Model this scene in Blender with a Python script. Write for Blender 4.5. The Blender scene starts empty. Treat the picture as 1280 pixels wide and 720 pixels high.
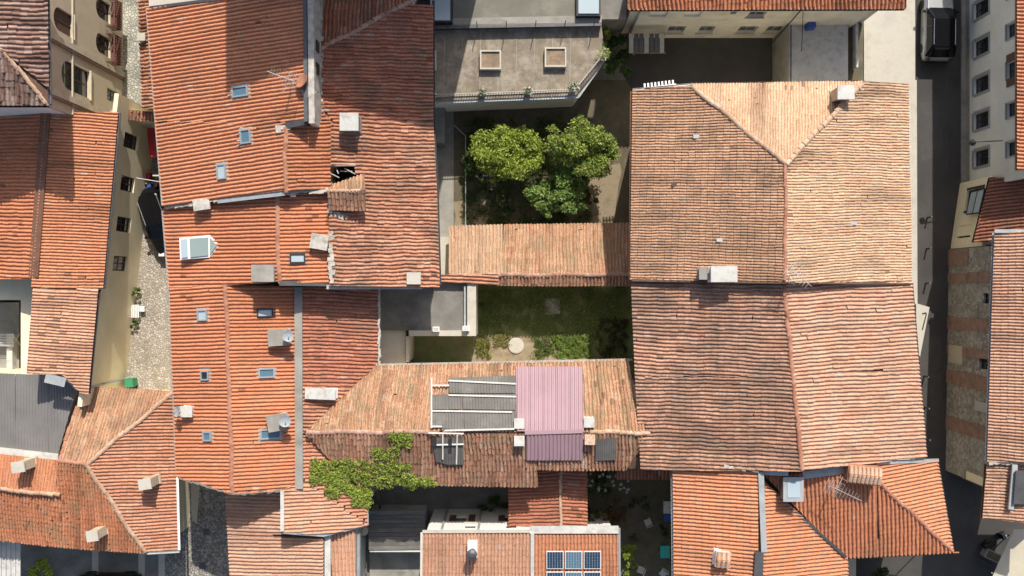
import bpy, math, random
import numpy as np
from mathutils import Vector, Matrix

# ------------------------------------------------------------------ camera, sky, sun, exposure
scene = bpy.context.scene
COL = scene.collection
CAM_H, F = 60.0, 1200.0              # camera height in metres, focal length in photo pixels
cam_d = bpy.data.cameras.new("camera")
cam_d.sensor_width = 36.0
cam_d.lens = 36.0 * F / 1280.0
cam_d.clip_end = 2000.0
cam = bpy.data.objects.new("camera", cam_d)
COL.objects.link(cam)
cam.location = (0, 0, CAM_H)
cam.rotation_euler = (0, 0, 0)
scene.camera = cam

TO_SUN = Vector((0.21, 0.92, 1.0)).normalized()
SUN_EL = math.asin(TO_SUN.z)
SUN_ROT = math.atan2(TO_SUN.x, TO_SUN.y)
world = bpy.data.worlds.new("World")
scene.world = world
world.use_nodes = True
wn = world.node_tree
for n in list(wn.nodes):
    wn.nodes.remove(n)
sky = wn.nodes.new("ShaderNodeTexSky")
sky.sky_type = 'NISHITA'
sky.sun_disc = False
sky.sun_elevation = SUN_EL
sky.sun_rotation = SUN_ROT
sky.dust_density = 3.0
sky.ozone_density = 0.5
bg = wn.nodes.new("ShaderNodeBackground")
bg.inputs['Strength'].default_value = 0.115
wo = wn.nodes.new("ShaderNodeOutputWorld")
wn.links.new(sky.outputs[0], bg.inputs[0])
wn.links.new(bg.outputs[0], wo.inputs[0])
sun_d = bpy.data.lights.new("sun", 'SUN')
sun_d.energy = 4.3
sun_d.angle = math.radians(0.5)
sun_d.color = (1.0, 0.945, 0.86)
sun = bpy.data.objects.new("sun", sun_d)
COL.objects.link(sun)
sun.location = (10, 50, 60)
sun.rotation_euler = TO_SUN.to_track_quat('Z', 'Y').to_euler()
vs = scene.view_settings
vs.view_transform = 'Standard'
vs.look = 'None'
vs.gamma = 1.0
vs.use_curve_mapping = False
vs.exposure = 0.32

R = math.radians
rnd = random.Random(7)

# ------------------------------------------------------------------ pixel -> place
def P(px, py, z=0.0):
    k = (CAM_H - z) / F
    return Vector(((px - 640.0) * k, (360.0 - py) * k, z))

class Plane:
    """a roof plane through three points"""
    def __init__(s, a, b, c):
        s.p = Vector(a)
        n = (Vector(b) - s.p).cross(Vector(c) - s.p)
        if n.z < 0: n = -n
        s.n = n.normalized()
    def hit(s, px, py):
        d = Vector(((px - 640.0) / F, (360.0 - py) / F, -1.0))
        o = Vector((0, 0, CAM_H))
        t = s.n.dot(s.p - o) / s.n.dot(d)
        return o + d * t
    def z(s, x, y):
        return s.p.z - (s.n.x * (x - s.p.x) + s.n.y * (y - s.p.y)) / s.n.z

# ------------------------------------------------------------------ materials
M = {}
def nodes(name):
    m = bpy.data.materials.new(name)
    m.use_nodes = True
    nt = m.node_tree
    b = nt.nodes['Principled BSDF']
    M[name] = m
    return m, nt, b

def noise(nt, scale, detail=4, rough=0.6, coord='Object'):
    tc = nt.nodes.new('ShaderNodeTexCoord')
    nz = nt.nodes.new('ShaderNodeTexNoise')
    nz.inputs['Scale'].default_value = scale
    nz.inputs['Detail'].default_value = detail
    nz.inputs['Roughness'].default_value = rough
    nt.links.new(tc.outputs[coord], nz.inputs['Vector'])
    return nz

def ramp(nt, src, p0, c0, p1, c1):
    r = nt.nodes.new('ShaderNodeValToRGB')
    r.color_ramp.elements[0].position = p0
    r.color_ramp.elements[0].color = (*c0, 1)
    r.color_ramp.elements[1].position = p1
    r.color_ramp.elements[1].color = (*c1, 1)
    nt.links.new(src, r.inputs[0])
    return r

def mix(nt, a, b, fac, mode='MIX'):
    x = nt.nodes.new('ShaderNodeMix')
    x.data_type = 'RGBA'
    x.blend_type = mode
    for sock, v in ((x.inputs[6], a), (x.inputs[7], b)):
        if isinstance(v, tuple): sock.default_value = (*v, 1)
        else: nt.links.new(v, sock)
    if isinstance(fac, float): x.inputs[0].default_value = fac
    else: nt.links.new(fac, x.inputs[0])
    return x.outputs[2]

def bump(nt, b, src, strength, dist=0.02):
    bp = nt.nodes.new('ShaderNodeBump')
    bp.inputs['Strength'].default_value = strength
    bp.inputs['Distance'].default_value = dist
    nt.links.new(src, bp.inputs['Height'])
    nt.links.new(bp.outputs[0], b.inputs['Normal'])

def surf(name, col, var=0.25, scale=1.5, fine=14.0, rough=0.85, stain=None, stain_at=(0.55, 0.72), stain_scale=0.7, bmp=0.3, metal=0.0):
    """weathered surface: base colour, broad and fine mottling, blotches of a second colour"""
    m, nt, b = nodes(name)
    lo = tuple(c * (1 - var) for c in col); hi = tuple(min(1, c * (1 + var)) for c in col)
    n1 = noise(nt, scale, 6); n2 = noise(nt, fine, 3)
    c = ramp(nt, n1.outputs[0], 0.3, lo, 0.7, hi).outputs[0]
    f = ramp(nt, n2.outputs[0], 0.3, (1 - var * 0.7,) * 3, 0.7, (1, 1, 1)).outputs[0]
    c = mix(nt, c, f, 1.0, 'MULTIPLY')
    if stain:
        n3 = noise(nt, stain_scale, 8, 0.68)
        k = ramp(nt, n3.outputs[0], stain_at[0], (0, 0, 0), stain_at[1], (1, 1, 1)).outputs[0]
        c = mix(nt, c, stain, k)
    nt.links.new(c, b.inputs['Base Color'])
    b.inputs['Roughness'].default_value = rough
    b.inputs['Metallic'].default_value = metal
    if bmp: bump(nt, b, n2.outputs[0], bmp)
    return m

def attr_mat(name, rough=0.9, grain=0.3, lichen=None, amount=(0.58, 0.75), lscale=0.9, transl=False):
    """colour read from the per-piece attribute 'tint', with grain and growth on top"""
    m, nt, b = nodes(name)
    a = nt.nodes.new('ShaderNodeAttribute'); a.attribute_name = 'tint'
    n2 = noise(nt, 9.0, 4)
    f = ramp(nt, n2.outputs[0], 0.3, (1 - grain,) * 3, 0.72, (1 + grain * 0.3,) * 3).outputs[0]
    c = mix(nt, a.outputs['Color'], f, 1.0, 'MULTIPLY')
    if lichen:
        n3 = noise(nt, lscale, 9, 0.72)
        k = ramp(nt, n3.outputs[0], amount[0], (0, 0, 0), amount[1], (0.8, 0.8, 0.8)).outputs[0]
        c = mix(nt, c, lichen, k)
    nt.links.new(c, b.inputs['Base Color'])
    b.inputs['Roughness'].default_value = rough
    b.inputs['Specular IOR Level'].default_value = 0.25
    if transl:
        b.inputs['Transmission Weight'].default_value = 0.0
        tr = nt.nodes.new('ShaderNodeBsdfTranslucent')
        nt.links.new(c, tr.inputs['Color'])
        ms = nt.nodes.new('ShaderNodeMixShader'); ms.inputs[0].default_value = 0.35
        out = [n for n in nt.nodes if n.type == 'OUTPUT_MATERIAL'][0]
        nt.links.new(b.outputs[0], ms.inputs[1]); nt.links.new(tr.outputs[0], ms.inputs[2])
        nt.links.new(ms.outputs[0], out.inputs[0])
    return m

def plain(name, col, rough=0.5, metal=0.0, spec=0.5):
    m, nt, b = nodes(name)
    b.inputs['Base Color'].default_value = (*col, 1)
    b.inputs['Roughness'].default_value = rough
    b.inputs['Metallic'].default_value = metal
    b.inputs['Specular IOR Level'].default_value = spec
    return m

attr_mat('tile_clean', lichen=(0.27, 0.17, 0.11), amount=(0.54, 0.78), lscale=0.5)
attr_mat('tile_old', grain=0.4, lichen=(0.17, 0.12, 0.085), amount=(0.48, 0.70), lscale=0.55)
attr_mat('tile_mossy', grain=0.45, lichen=(0.22, 0.19, 0.11), amount=(0.49, 0.72), lscale=1.0)
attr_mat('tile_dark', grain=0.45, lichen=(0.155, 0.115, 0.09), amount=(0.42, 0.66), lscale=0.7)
attr_mat('leaf', rough=0.6, grain=0.2, transl=True)
attr_mat('paint_attr', rough=0.8, grain=0.15)

def ridge_mat(name, c0, c1):
    m, nt, b = nodes(name)
    oi = nt.nodes.new('ShaderNodeObjectInfo')
    c = ramp(nt, oi.outputs['Random'], 0.0, c0, 1.0, c1).outputs[0]
    n2 = noise(nt, 7.0, 5)
    f = ramp(nt, n2.outputs[0], 0.35, (0.65,) * 3, 0.65, (1.1,) * 3).outputs[0]
    nt.links.new(mix(nt, c, f, 1.0, 'MULTIPLY'), b.inputs['Base Color'])
    b.inputs['Roughness'].default_value = 0.9
ridge_mat('ridge_orange', (0.40, 0.17, 0.10), (0.52, 0.26, 0.17))
ridge_mat('ridge_pale', (0.48, 0.30, 0.19), (0.62, 0.44, 0.32))
ridge_mat('ridge_old', (0.34, 0.18, 0.13), (0.52, 0.34, 0.26))

surf('deck', (0.13, 0.075, 0.05), 0.3)
surf('plaster_cream', (0.84, 0.745, 0.52), 0.10, 0.6, stain=(0.76, 0.66, 0.46), stain_at=(0.5, 0.8))
surf('plaster_pale', (0.66, 0.64, 0.57), 0.12, 0.8, stain=(0.46, 0.43, 0.37), stain_at=(0.5, 0.75))
surf('plaster_white', (0.78, 0.77, 0.73), 0.08, 0.7, stain=(0.64, 0.62, 0.57), stain_at=(0.55, 0.8))
surf('plaster_beige', (0.58, 0.495, 0.36), 0.15, 0.7, stain=(0.44, 0.355, 0.265), stain_at=(0.48, 0.72))
surf('plaster_brown', (0.42, 0.34, 0.275), 0.12, 0.8, stain=(0.34, 0.27, 0.22), stain_at=(0.5, 0.8))
surf('plaster_grey', (0.70, 0.69, 0.63), 0.10, 0.5, stain=(0.58, 0.57, 0.52), stain_at=(0.5, 0.8))
surf('wall_plain', (0.42, 0.36, 0.27), 0.15, 0.8)
surf('stone_trim', (0.55, 0.48, 0.36), 0.15, 2.0)
surf('concrete', (0.30, 0.285, 0.25), 0.2, 0.8, stain=(0.16, 0.15, 0.13), stain_at=(0.5, 0.72))
surf('concrete_pale', (0.50, 0.47, 0.40), 0.14, 0.7, stain=(0.36, 0.33, 0.27), stain_at=(0.5, 0.72))
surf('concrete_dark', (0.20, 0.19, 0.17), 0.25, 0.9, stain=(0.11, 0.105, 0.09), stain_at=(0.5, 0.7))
surf('concrete_white', (0.54, 0.53, 0.49), 0.12, 0.8, stain=(0.30, 0.28, 0.24), stain_at=(0.5, 0.75), stain_scale=2.2)
surf('roofing_felt', (0.22, 0.18, 0.13), 0.25, 1.2, stain=(0.37, 0.33, 0.265), stain_at=(0.47, 0.72), stain_scale=1.3)
surf('roofing_dark', (0.17, 0.16, 0.13), 0.15, 0.7, stain=(0.22, 0.21, 0.17), stain_at=(0.5, 0.7))
surf('mortar', (0.50, 0.47, 0.41), 0.25, 3.0, stain=(0.22, 0.20, 0.17), stain_at=(0.5, 0.7), stain_scale=2.5)
surf('asphalt', (0.050, 0.046, 0.042), 0.2, 0.5, fine=30, stain=(0.066, 0.061, 0.055), stain_at=(0.45, 0.7), stain_scale=0.35)
surf('soil', (0.125, 0.10, 0.062), 0.35, 1.5, stain=(0.10, 0.095, 0.05), stain_at=(0.45, 0.65), stain_scale=1.0)
surf('dry_soil', (0.30, 0.24, 0.155), 0.25, 1.5, stain=(0.18, 0.14, 0.085), stain_at=(0.48, 0.68), stain_scale=1.6)
surf('dirt_path', (0.27, 0.215, 0.14), 0.2, 1.2, stain=(0.15, 0.115, 0.07), stain_at=(0.48, 0.7), stain_scale=1.2)
surf('wood', (0.28, 0.20, 0.13), 0.3, 3.0, stain=(0.15, 0.11, 0.08))
surf('wood_grey', (0.42, 0.39, 0.34), 0.2, 3.0)
surf('wood_white', (0.66, 0.63, 0.57), 0.12, 3.0)
surf('shutter_brown', (0.10, 0.055, 0.04), 0.2, 4.0)
surf('iron_red', (0.13, 0.055, 0.04), 0.25, 4.0)
surf('zinc', (0.42, 0.44, 0.44), 0.15, 1.5, rough=0.5, stain=(0.30, 0.31, 0.31), metal=0.3)
surf('zinc_dark', (0.10, 0.10, 0.105), 0.2, 1.5, rough=0.5, metal=0.4)
surf('copper', (0.22, 0.11, 0.07), 0.2, 2.0, rough=0.5, metal=0.4)
surf('sheet_grey', (0.125, 0.118, 0.105), 0.2, 0.9, rough=0.6, stain=(0.19, 0.18, 0.16), stain_at=(0.5, 0.7))
surf('sheet_anthracite', (0.21, 0.20, 0.19), 0.15, 0.6, rough=0.55)
surf('sheet_pink', (0.37, 0.235, 0.265), 0.07, 0.6, rough=0.6, stain=(0.31, 0.215, 0.21), stain_at=(0.5, 0.8), stain_scale=1.1)
surf('bark', (0.09, 0.065, 0.045), 0.3, 6.0)
surf('clay', (0.42, 0.18, 0.10), 0.2, 3.0)
surf('canvas', (0.50, 0.45, 0.34), 0.08, 1.0)
surf('shade_fill', (0.02, 0.018, 0.016), 0.3, 2.0)  # near-black colour standing in for the shade inside roof openings
surf('brick_red', (0.33, 0.20, 0.15), 0.3, 2.0, fine=20, stain=(0.15, 0.09, 0.07))
plain('white_paint', (0.75, 0.75, 0.73), 0.5)
plain('frame_grey', (0.36, 0.38, 0.38), 0.4, 0.3)
plain('frame_dark', (0.035, 0.034, 0.032), 0.4, 0.3)
plain('glass_dark', (0.02, 0.024, 0.026), 0.08, 0.0, 0.8)
plain('glass_blue', (0.09, 0.17, 0.23), 0.12, 0.0, 0.9)
plain('glass_green', (0.25, 0.31, 0.29), 0.10, 0.0, 0.9)
plain('glass_pale', (0.38, 0.46, 0.50), 0.10, 0.0, 0.9)
plain('black_rubber', (0.012, 0.012, 0.012), 0.8)
plain('car_silver', (0.40, 0.41, 0.42), 0.25, 0.7)
plain('car_black', (0.006, 0.006, 0.007), 0.22, 0.0, 0.4)
plain('car_roof', (0.005, 0.005, 0.006), 0.3, 0.0, 0.08)
plain('car_glass', (0.006, 0.008, 0.010), 0.08, 0.0, 0.25)
plain('chrome', (0.6, 0.6, 0.6), 0.2, 1.0)
plain('tail_red', (0.06, 0.006, 0.006), 0.3)
plain('lamp_white', (0.8, 0.8, 0.8), 0.2)
plain('teal_plastic', (0.03, 0.42, 0.36), 0.5)
plain('blue_plastic', (0.03, 0.08, 0.32), 0.5)
plain('red_cloth', (0.42, 0.03, 0.035), 0.8)
plain('green_plastic', (0.03, 0.22, 0.11), 0.6)
plain('yellow_plastic', (0.45, 0.35, 0.08), 0.5)
plain('dish_grey', (0.33, 0.36, 0.37), 0.5)
plain('antenna_metal', (0.42, 0.41, 0.39), 0.5, 0.3)
plain('panel_cell', (0.018, 0.045, 0.085), 0.15, 0.0, 0.8)
surf('asphalt_worn', (0.065, 0.06, 0.05), 0.2)
plain('paint_line', (0.55, 0.53, 0.46), 0.8)

# cobbles: small stones as fine relief on a flat sheet
def cobble(name, c0, c1, joint, scale):
    m, nt, b = nodes(name)
    tc = nt.nodes.new('ShaderNodeTexCoord')
    v = nt.nodes.new('ShaderNodeTexVoronoi'); v.inputs['Scale'].default_value = scale
    e = nt.nodes.new('ShaderNodeTexVoronoi'); e.inputs['Scale'].default_value = scale; e.feature = 'DISTANCE_TO_EDGE'
    nt.links.new(tc.outputs['Object'], v.inputs['Vector']); nt.links.new(tc.outputs['Object'], e.inputs['Vector'])
    sep = nt.nodes.new('ShaderNodeSeparateColor'); nt.links.new(v.outputs['Color'], sep.inputs[0])
    c = ramp(nt, sep.outputs[0], 0.1, c0, 0.9, c1).outputs[0]
    k = ramp(nt, e.outputs['Distance'], 0.02, (1, 1, 1), 0.12, (0, 0, 0)).outputs[0]
    c = mix(nt, c, joint, k)
    n1 = noise(nt, 0.8, 5)
    f = ramp(nt, n1.outputs[0], 0.3, (0.7,) * 3, 0.7, (1.1,) * 3).outputs[0]
    nt.links.new(mix(nt, c, f, 1.0, 'MULTIPLY'), b.inputs['Base Color'])
    b.inputs['Roughness'].default_value = 0.85
    h = ramp(nt, e.outputs['Distance'], 0.0, (0, 0, 0), 0.2, (1, 1, 1)).outputs[0]
    bump(nt, b, h, 0.8, 0.03)
cobble('cobble_grey', (0.20, 0.185, 0.155), (0.48, 0.45, 0.39), (0.16, 0.145, 0.12), 8.0)
cobble('cobble_pale', (0.34, 0.335, 0.29), (0.52, 0.51, 0.44), (0.22, 0.22, 0.18), 5.2)
cobble('gravel_beige', (0.36, 0.31, 0.25), (0.54, 0.49, 0.42), (0.28, 0.24, 0.19), 6.5)
cobble('rubble_stone', (0.27, 0.245, 0.20), (0.52, 0.48, 0.41), (0.34, 0.31, 0.26), 5.0)

# ------------------------------------------------------------------ mesh helpers
class MB:
    def __init__(s): s.v = []; s.f = []
    def poly(s, pts):
        i = len(s.v); s.v += [tuple(p) for p in pts]; s.f.append(tuple(range(i, i + len(pts))))
    def prism(s, bot, top):
        n = len(bot); i = len(s.v)
        s.v += [tuple(p) for p in bot] + [tuple(p) for p in top]
        s.f.append(tuple(range(i + n - 1, i - 1, -1))); s.f.append(tuple(range(i + n, i + 2 * n)))
        for k in range(n):
            a, b = k, (k + 1) % n
            s.f.append((i + a, i + b, i + n + b, i + n + a))
        return s
    def obox(s, c, ex, ey, ez):
        """box from centre and three half-axis vectors"""
        c = Vector(c); ex = Vector(ex); ey = Vector(ey); ez = Vector(ez)
        q = [(-1, -1), (1, -1), (1, 1), (-1, 1)]
        return s.prism([c + ex * a + ey * b - ez for a, b in q], [c + ex * a + ey * b + ez for a, b in q])
    def box(s, c, size, rz=0.0, taper=1.0):
        c = Vector(c); ca, sa = math.cos(rz), math.sin(rz)
        def ring(z, k):
            return [(c.x + (a * ca - b * sa) * k, c.y + (a * sa + b * ca) * k, z) for a, b in
                    [(-size[0] / 2, -size[1] / 2), (size[0] / 2, -size[1] / 2), (size[0] / 2, size[1] / 2), (-size[0] / 2, size[1] / 2)]]
        return s.prism(ring(c.z - size[2] / 2, 1), ring(c.z + size[2] / 2, taper))
    def bar(s, a, b, w, h, up=(0, 0, 1)):
        a = Vector(a); b = Vector(b); d = (b - a)
        L = d.length; d.normalize(); u = Vector(up)
        sd = d.cross(u).normalized(); u = sd.cross(d)
        return s.obox((a + b) / 2, d * L / 2, sd * w / 2, u * h / 2)
    def tube(s, a, b, r0, r1=None, n=8):
        r1 = r0 if r1 is None else r1
        a = Vector(a); b = Vector(b); d = (b - a).normalized()
        x = d.cross(Vector((0, 0, 1)))
        x = Vector((1, 0, 0)) if x.length < 1e-4 else x.normalized()
        y = d.cross(x)
        g = [(math.cos(2 * math.pi * k / n), math.sin(2 * math.pi * k / n)) for k in range(n)]
        return s.prism([a + x * c * r0 + y * q * r0 for c, q in g], [b + x * c * r1 + y * q * r1 for c, q in g])
    def lathe(s, c, prof, n=16, axis=None):
        c = Vector(c); q = axis.to_track_quat('Z', 'Y') if axis else None
        i = len(s.v)
        for r, z in prof:
            for k in range(n):
                p = Vector((r * math.cos(2 * math.pi * k / n), r * math.sin(2 * math.pi * k / n), z))
                s.v.append(tuple(c + (q @ p if q else p)))
        for j in range(len(prof) - 1):
            for k in range(n):
                a = i + j * n + k; b = i + j * n + (k + 1) % n
                s.f.append((a, b, b + n, a + n))
        s.f.append(tuple(range(i + n - 1, i - 1, -1)))
        s.f.append(tuple(range(i + (len(prof) - 1) * n, i + len(prof) * n)))
        return s
    def mesh(s, name, mat):
        me = bpy.data.meshes.new(name)
        me.from_pydata(s.v, [], s.f)
        me.materials.append(M[mat] if isinstance(mat, str) else mat)
        me.update()
        return me
    def build(s, name, mat, parent=None, kind=None, label=None, smooth=False):
        return link(name, s.mesh(name, mat), parent, kind, label, smooth)

ROOTLOC = {}
def link(name, me, parent=None, kind=None, label=None, smooth=False):
    o = bpy.data.objects.new(name, me)
    COL.objects.link(o)
    if parent is not None:
        o.parent = parent
        r = parent
        while r.parent is not None: r = r.parent
        if parent.parent is None and r.name in ROOTLOC:
            o.matrix_parent_inverse = Matrix.Translation(-ROOTLOC[r.name])
    if kind: o['kind'] = kind
    if label: o['label'] = label
    if smooth:
        me.polygons.foreach_set('use_smooth', [True] * len(me.polygons))
    return o

def thing(name, label, cat, loc, group=None, rz=None):
    """an Empty at the base; parts are given in world coordinates unless rz is set (then local)"""
    o = bpy.data.objects.new(name, None)
    o.empty_display_size = 0.3
    COL.objects.link(o)
    o.location = loc
    if rz is None: ROOTLOC[o.name] = Vector(loc)
    else: o.rotation_euler = (0, 0, rz)
    o['label'] = label; o['category'] = cat
    if group: o['group'] = group
    return o

def tag(o, label, cat, group=None):
    o['label'] = label; o['category'] = cat
    if group: o['group'] = group
    return o

def copy_tree(o, parent=None):
    c = o.copy(); COL.objects.link(c)
    if parent is not None: c.parent = parent
    for ch in list(o.children): copy_tree(ch, c)
    return c

def ragged(pts, jit=2.2, step=9.0, seed=3):
    r_ = random.Random(seed); out = []
    for (x0, y0), (x1, y1) in zip(pts, pts[1:] + pts[:1]):
        n = max(1, int(math.hypot(x1 - x0, y1 - y0) / step))
        for k in range(n):
            out.append((x0 + (x1 - x0) * k / n + r_.uniform(-jit, jit), y0 + (y1 - y0) * k / n + r_.uniform(-jit, jit)))
    return out

def struct(name, pts, z, mat, thick=None):
    mb = MB()
    q = [P(*p[:2], z) for p in pts]
    q = ccw(q)
    if thick: mb.prism([Vector((p.x, p.y, z - thick)) for p in q], q)
    else: mb.poly(q)
    return mb.build(name, mat, kind='structure')

def ccw(pts):
    a = sum(pts[i].x * pts[(i + 1) % len(pts)].y - pts[(i + 1) % len(pts)].x * pts[i].y for i in range(len(pts)))
    return list(pts) if a > 0 else list(reversed(pts))

def inset(pts, d):
    """inset a ccw horizontal polygon (list of Vector, z kept 0)"""
    n = len(pts); out = []
    for i in range(n):
        p0, p1, p2 = pts[i - 1], pts[i], pts[(i + 1) % n]
        e1 = Vector((p1.x - p0.x, p1.y - p0.y)).normalized(); e2 = Vector((p2.x - p1.x, p2.y - p1.y)).normalized()
        n1 = Vector((-e1.y, e1.x)); n2 = Vector((-e2.y, e2.x))
        m = n1 + n2
        k = d / max(0.35, (1 + n1.dot(n2)))
        out.append(Vector((p1.x + m.x * k, p1.y + m.y * k, 0)))
    return out

# ------------------------------------------------------------------ roof tiles
PAL = {
 'orange': [(.62, .275, .15), (.59, .25, .13), (.65, .315, .18), (.56, .225, .12), (.63, .295, .165)],
 'orange2': [(.64, .315, .18), (.61, .28, .155), (.66, .355, .215), (.58, .255, .135)],
 'old': [(.60, .315, .205), (.52, .245, .15), (.64, .40, .28), (.42, .185, .115), (.58, .33, .22)],
 'oldred': [(.52, .23, .145), (.43, .175, .11), (.58, .30, .205), (.36, .145, .095)],
 'pink': [(.61, .38, .265), (.56, .31, .205), (.64, .44, .325), (.50, .24, .15), (.61, .395, .275)],
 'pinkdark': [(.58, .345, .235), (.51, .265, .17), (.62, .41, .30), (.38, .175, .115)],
 'pale': [(.64, .425, .275), (.62, .38, .24), (.66, .475, .325), (.59, .33, .20), (.63, .455, .30)],
 'tan': [(.59, .345, .215), (.55, .30, .185), (.53, .345, .22), (.45, .245, .155), (.62, .38, .245)],
 'brown': [(.30, .185, .15), (.45, .315, .265), (.22, .135, .11), (.57, .45, .40), (.35, .22, .18)],
 'mossy': [(.50, .265, .175), (.40, .205, .135), (.58, .375, .265), (.30, .17, .11), (.46, .28, .19)],
 'mosspale': [(.58, .355, .225), (.52, .285, .17), (.53, .38, .24), (.62, .43, .29), (.42, .235, .145)],
 'shed': [(.42, .185, .115), (.36, .145, .095), (.48, .23, .15)],
 'salmon': [(.65, .375, .25), (.62, .33, .21), (.67, .425, .295), (.57, .285, .175)],
}

PAL = {k: [(a * .97, b * .90, c * .86) if k not in ('pink', 'pinkdark', 'pale', 'tan', 'salmon') else (a * .97, b * .97, c * .96) for a, b, c in v] for k, v in PAL.items()}

def sines(u, v, seed, f):
    r = random.Random(seed)
    s = 0
    for k in range(5):
        a = r.uniform(0, 6.28); q = f * r.uniform(0.6, 1.7)
        s = s + np.sin(q * (u * math.cos(a) + v * math.sin(a)) + r.uniform(0, 6.28))
    return s / 5 ** 0.5

SLOPES = []      # (pixel polygon, Plane, house) for putting things on roofs

def in_poly(x, y, poly):
    c = False
    for i in range(len(poly)):
        x1, y1 = poly[i][:2]; x2, y2 = poly[i - 1][:2]
        if (y1 > y) != (y2 > y) and x < (x2 - x1) * (y - y1) / (y2 - y1) + x1: c = not c
    return c

def tile_mesh(name, plane, pts, down, w, L, rad, pal, age, seed, holes, mat, margin=0.03, light=1.0, patches=0.5, flat=1.0, step=0.014, seam=()):
    rs = np.random.RandomState(seed)
    n = plane.n
    o = plane.hit(640, 360)
    up = (-down); up -= n * up.dot(n); up.normalize()
    eu = up.cross(n).normalized()                       # across
    uv = [((p - o).dot(eu), (p - o).dot(up)) for p in pts]
    A = sum(uv[i][0] * uv[(i + 1) % len(uv)][1] - uv[(i + 1) % len(uv)][0] * uv[i][1] for i in range(len(uv)))
    sg = 1.0 if A > 0 else -1.0
    U = np.array(uv)
    i0, i1 = math.floor(U[:, 0].min() / w) - 1, math.ceil(U[:, 0].max() / w) + 1
    j0, j1 = math.floor(U[:, 1].min() / L) - 1, math.ceil(U[:, 1].max() / L) + 1
    ii, jj = np.meshgrid(np.arange(i0, i1 + 1), np.arange(j0, j1 + 1), indexing='ij')
    ii = ii.ravel(); jj = jj.ravel()
    cu = ii * w; cv = jj * L
    colr = np.random.RandomState(99).rand(4000)[(ii % 4000)]
    cv = cv + (colr - 0.5) * L * 0.35 * age
    keep = np.ones(len(cu), bool)
    for k in range(len(U)):
        a, b = U[k], U[(k + 1) % len(U)]
        d = b - a; ln = np.hypot(*d); nx, ny = -sg * d[1] / ln, sg * d[0] / ln
        keep &= ((cu - a[0]) * nx + (cv + L / 2 - a[1]) * ny) > (0.0 if k in seam else -(abs(nx) * w * 0.5 + abs(ny) * L * 0.5))
    for h in holes:
        hp = [plane.hit(*q[:2]) for q in h]
        hu = [((p - o).dot(eu), (p - o).dot(up)) for p in hp]
        ins = np.array([in_poly(a, b + L / 2, hu) for a, b in zip(cu, cv)])
        keep &= ~ins
    cu, cv, colr = cu[keep], cv[keep], colr[keep]
    N = len(cu)
    if N == 0: return None
    # template: cover barrel (two rings of 6, with closed lower end) and pan trough (two rings of 3)
    rr = rad * 0.86; hh = rad * 1.08 * flat
    K = 6
    ang = np.linspace(0, math.pi, K)
    T = []
    for k, (vv, s, lift) in enumerate(((0.0, 1.0, 0.020 + step), (L * 1.06, 0.90, 0.020))):
        for a in ang: T.append((math.cos(a) * rr * s, vv, math.sin(a) * hh * s + lift))
    for a in ang: T.append((math.cos(a) * rr * 0.985, 0.0, math.sin(a) * hh * 0.985 + 0.017 + step) if 0 < a < math.pi else (math.cos(a) * rr, 0.0, 0.0))
    for vv, lift in ((-0.02, 0.026), (L * 1.04, 0.004)):
        for x, z in ((-w * 0.34, 0.035), (0, 0.0), (w * 0.34, 0.035)): T.append((w / 2 + x, vv, z * (rad / 0.09) + lift * .6))
    T = np.array(T)
    faces = [(k, k + 1, K + k + 1, K + k) for k in range(K - 1)]
    faces = [f[::-1] for f in faces]
    cap = tuple(range(2 * K, 3 * K))
    b = 3 * K
    pan = [(b, b + 1, b + 4, b + 3), (b + 1, b + 2, b + 5, b + 4)]
    nv = len(T)
    th = (rs.rand(N) - 0.5) * 0.07 * age
    sc = 1 + (rs.rand(N) - 0.5) * 0.12 * age
    lu = (rs.rand(N) - 0.5) * 0.05 * age * (w / 0.2)
    X = np.repeat(T[None, :, 0], N, 0) * sc[:, None]
    Y = np.repeat(T[None, :, 1], N, 0)
    Z = np.repeat(T[None, :, 2], N, 0) * (1 + (rs.rand(N)[:, None] - 0.5) * 0.25 * age) + (rs.rand(N) * 0.025 * age)[:, None]
    X, Y = X * np.cos(th)[:, None] - Y * np.sin(th)[:, None], X * np.sin(th)[:, None] + Y * np.cos(th)[:, None]
    slip = rs.rand(N) < 0.02 * age
    X = X + np.where(slip, (rs.rand(N) - .5) * .06, 0)[:, None]; Y = Y + np.where(slip, -L * .3 * rs.rand(N), 0)[:, None]
    Z = Z + np.where(slip, .02, 0)[:, None]
    gu = X + (cu + lu)[:, None]; gv = Y + cv[:, None]
    gu = gu + 0.055 * age * sines(gu, gv, seed + 3, 0.9) + 0.022 * age * sines(gu, gv, seed + 4, 4.0)       # wandering courses
    Z = Z + (0.5 + 0.5 * sines(gu, gv, seed + 5, 0.8)) * 0.075 * age   # sag
    for k in range(len(U)):
        a, bb = U[k], U[(k + 1) % len(U)]
        if k in seam: continue
        d = bb - a; ln = np.hypot(*d); nx, ny = -sg * d[1] / ln, sg * d[0] / ln
        m = margin + (0.0 if not age else 0.02 * age)
        dist = (gu - a[0]) * nx + (gv - a[1]) * ny
        out = np.minimum(0, dist + m)
        gu = gu - out * nx; gv = gv - out * ny
    co = np.empty((N, nv, 3))
    for k in range(3):
        co[:, :, k] = o[k] + gu * eu[k] + gv * up[k] + Z * n[k]
    quads = np.array(faces + pan)
    off = (np.arange(N) * nv)[:, None]
    q = (quads.reshape(-1)[None, :] + off).reshape(N, len(quads), 4)
    cp = np.array(cap)[None, :] + off
    loops = np.concatenate([q.reshape(N, -1), cp], 1).ravel()
    per = [4] * len(quads) + [K]
    tot = np.tile(np.array(per), N)
    st = np.concatenate([[0], np.cumsum(tot)[:-1]])
    me = bpy.data.meshes.new(name)
    me.vertices.add(N * nv); me.vertices.foreach_set('co', co.reshape(-1))
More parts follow.
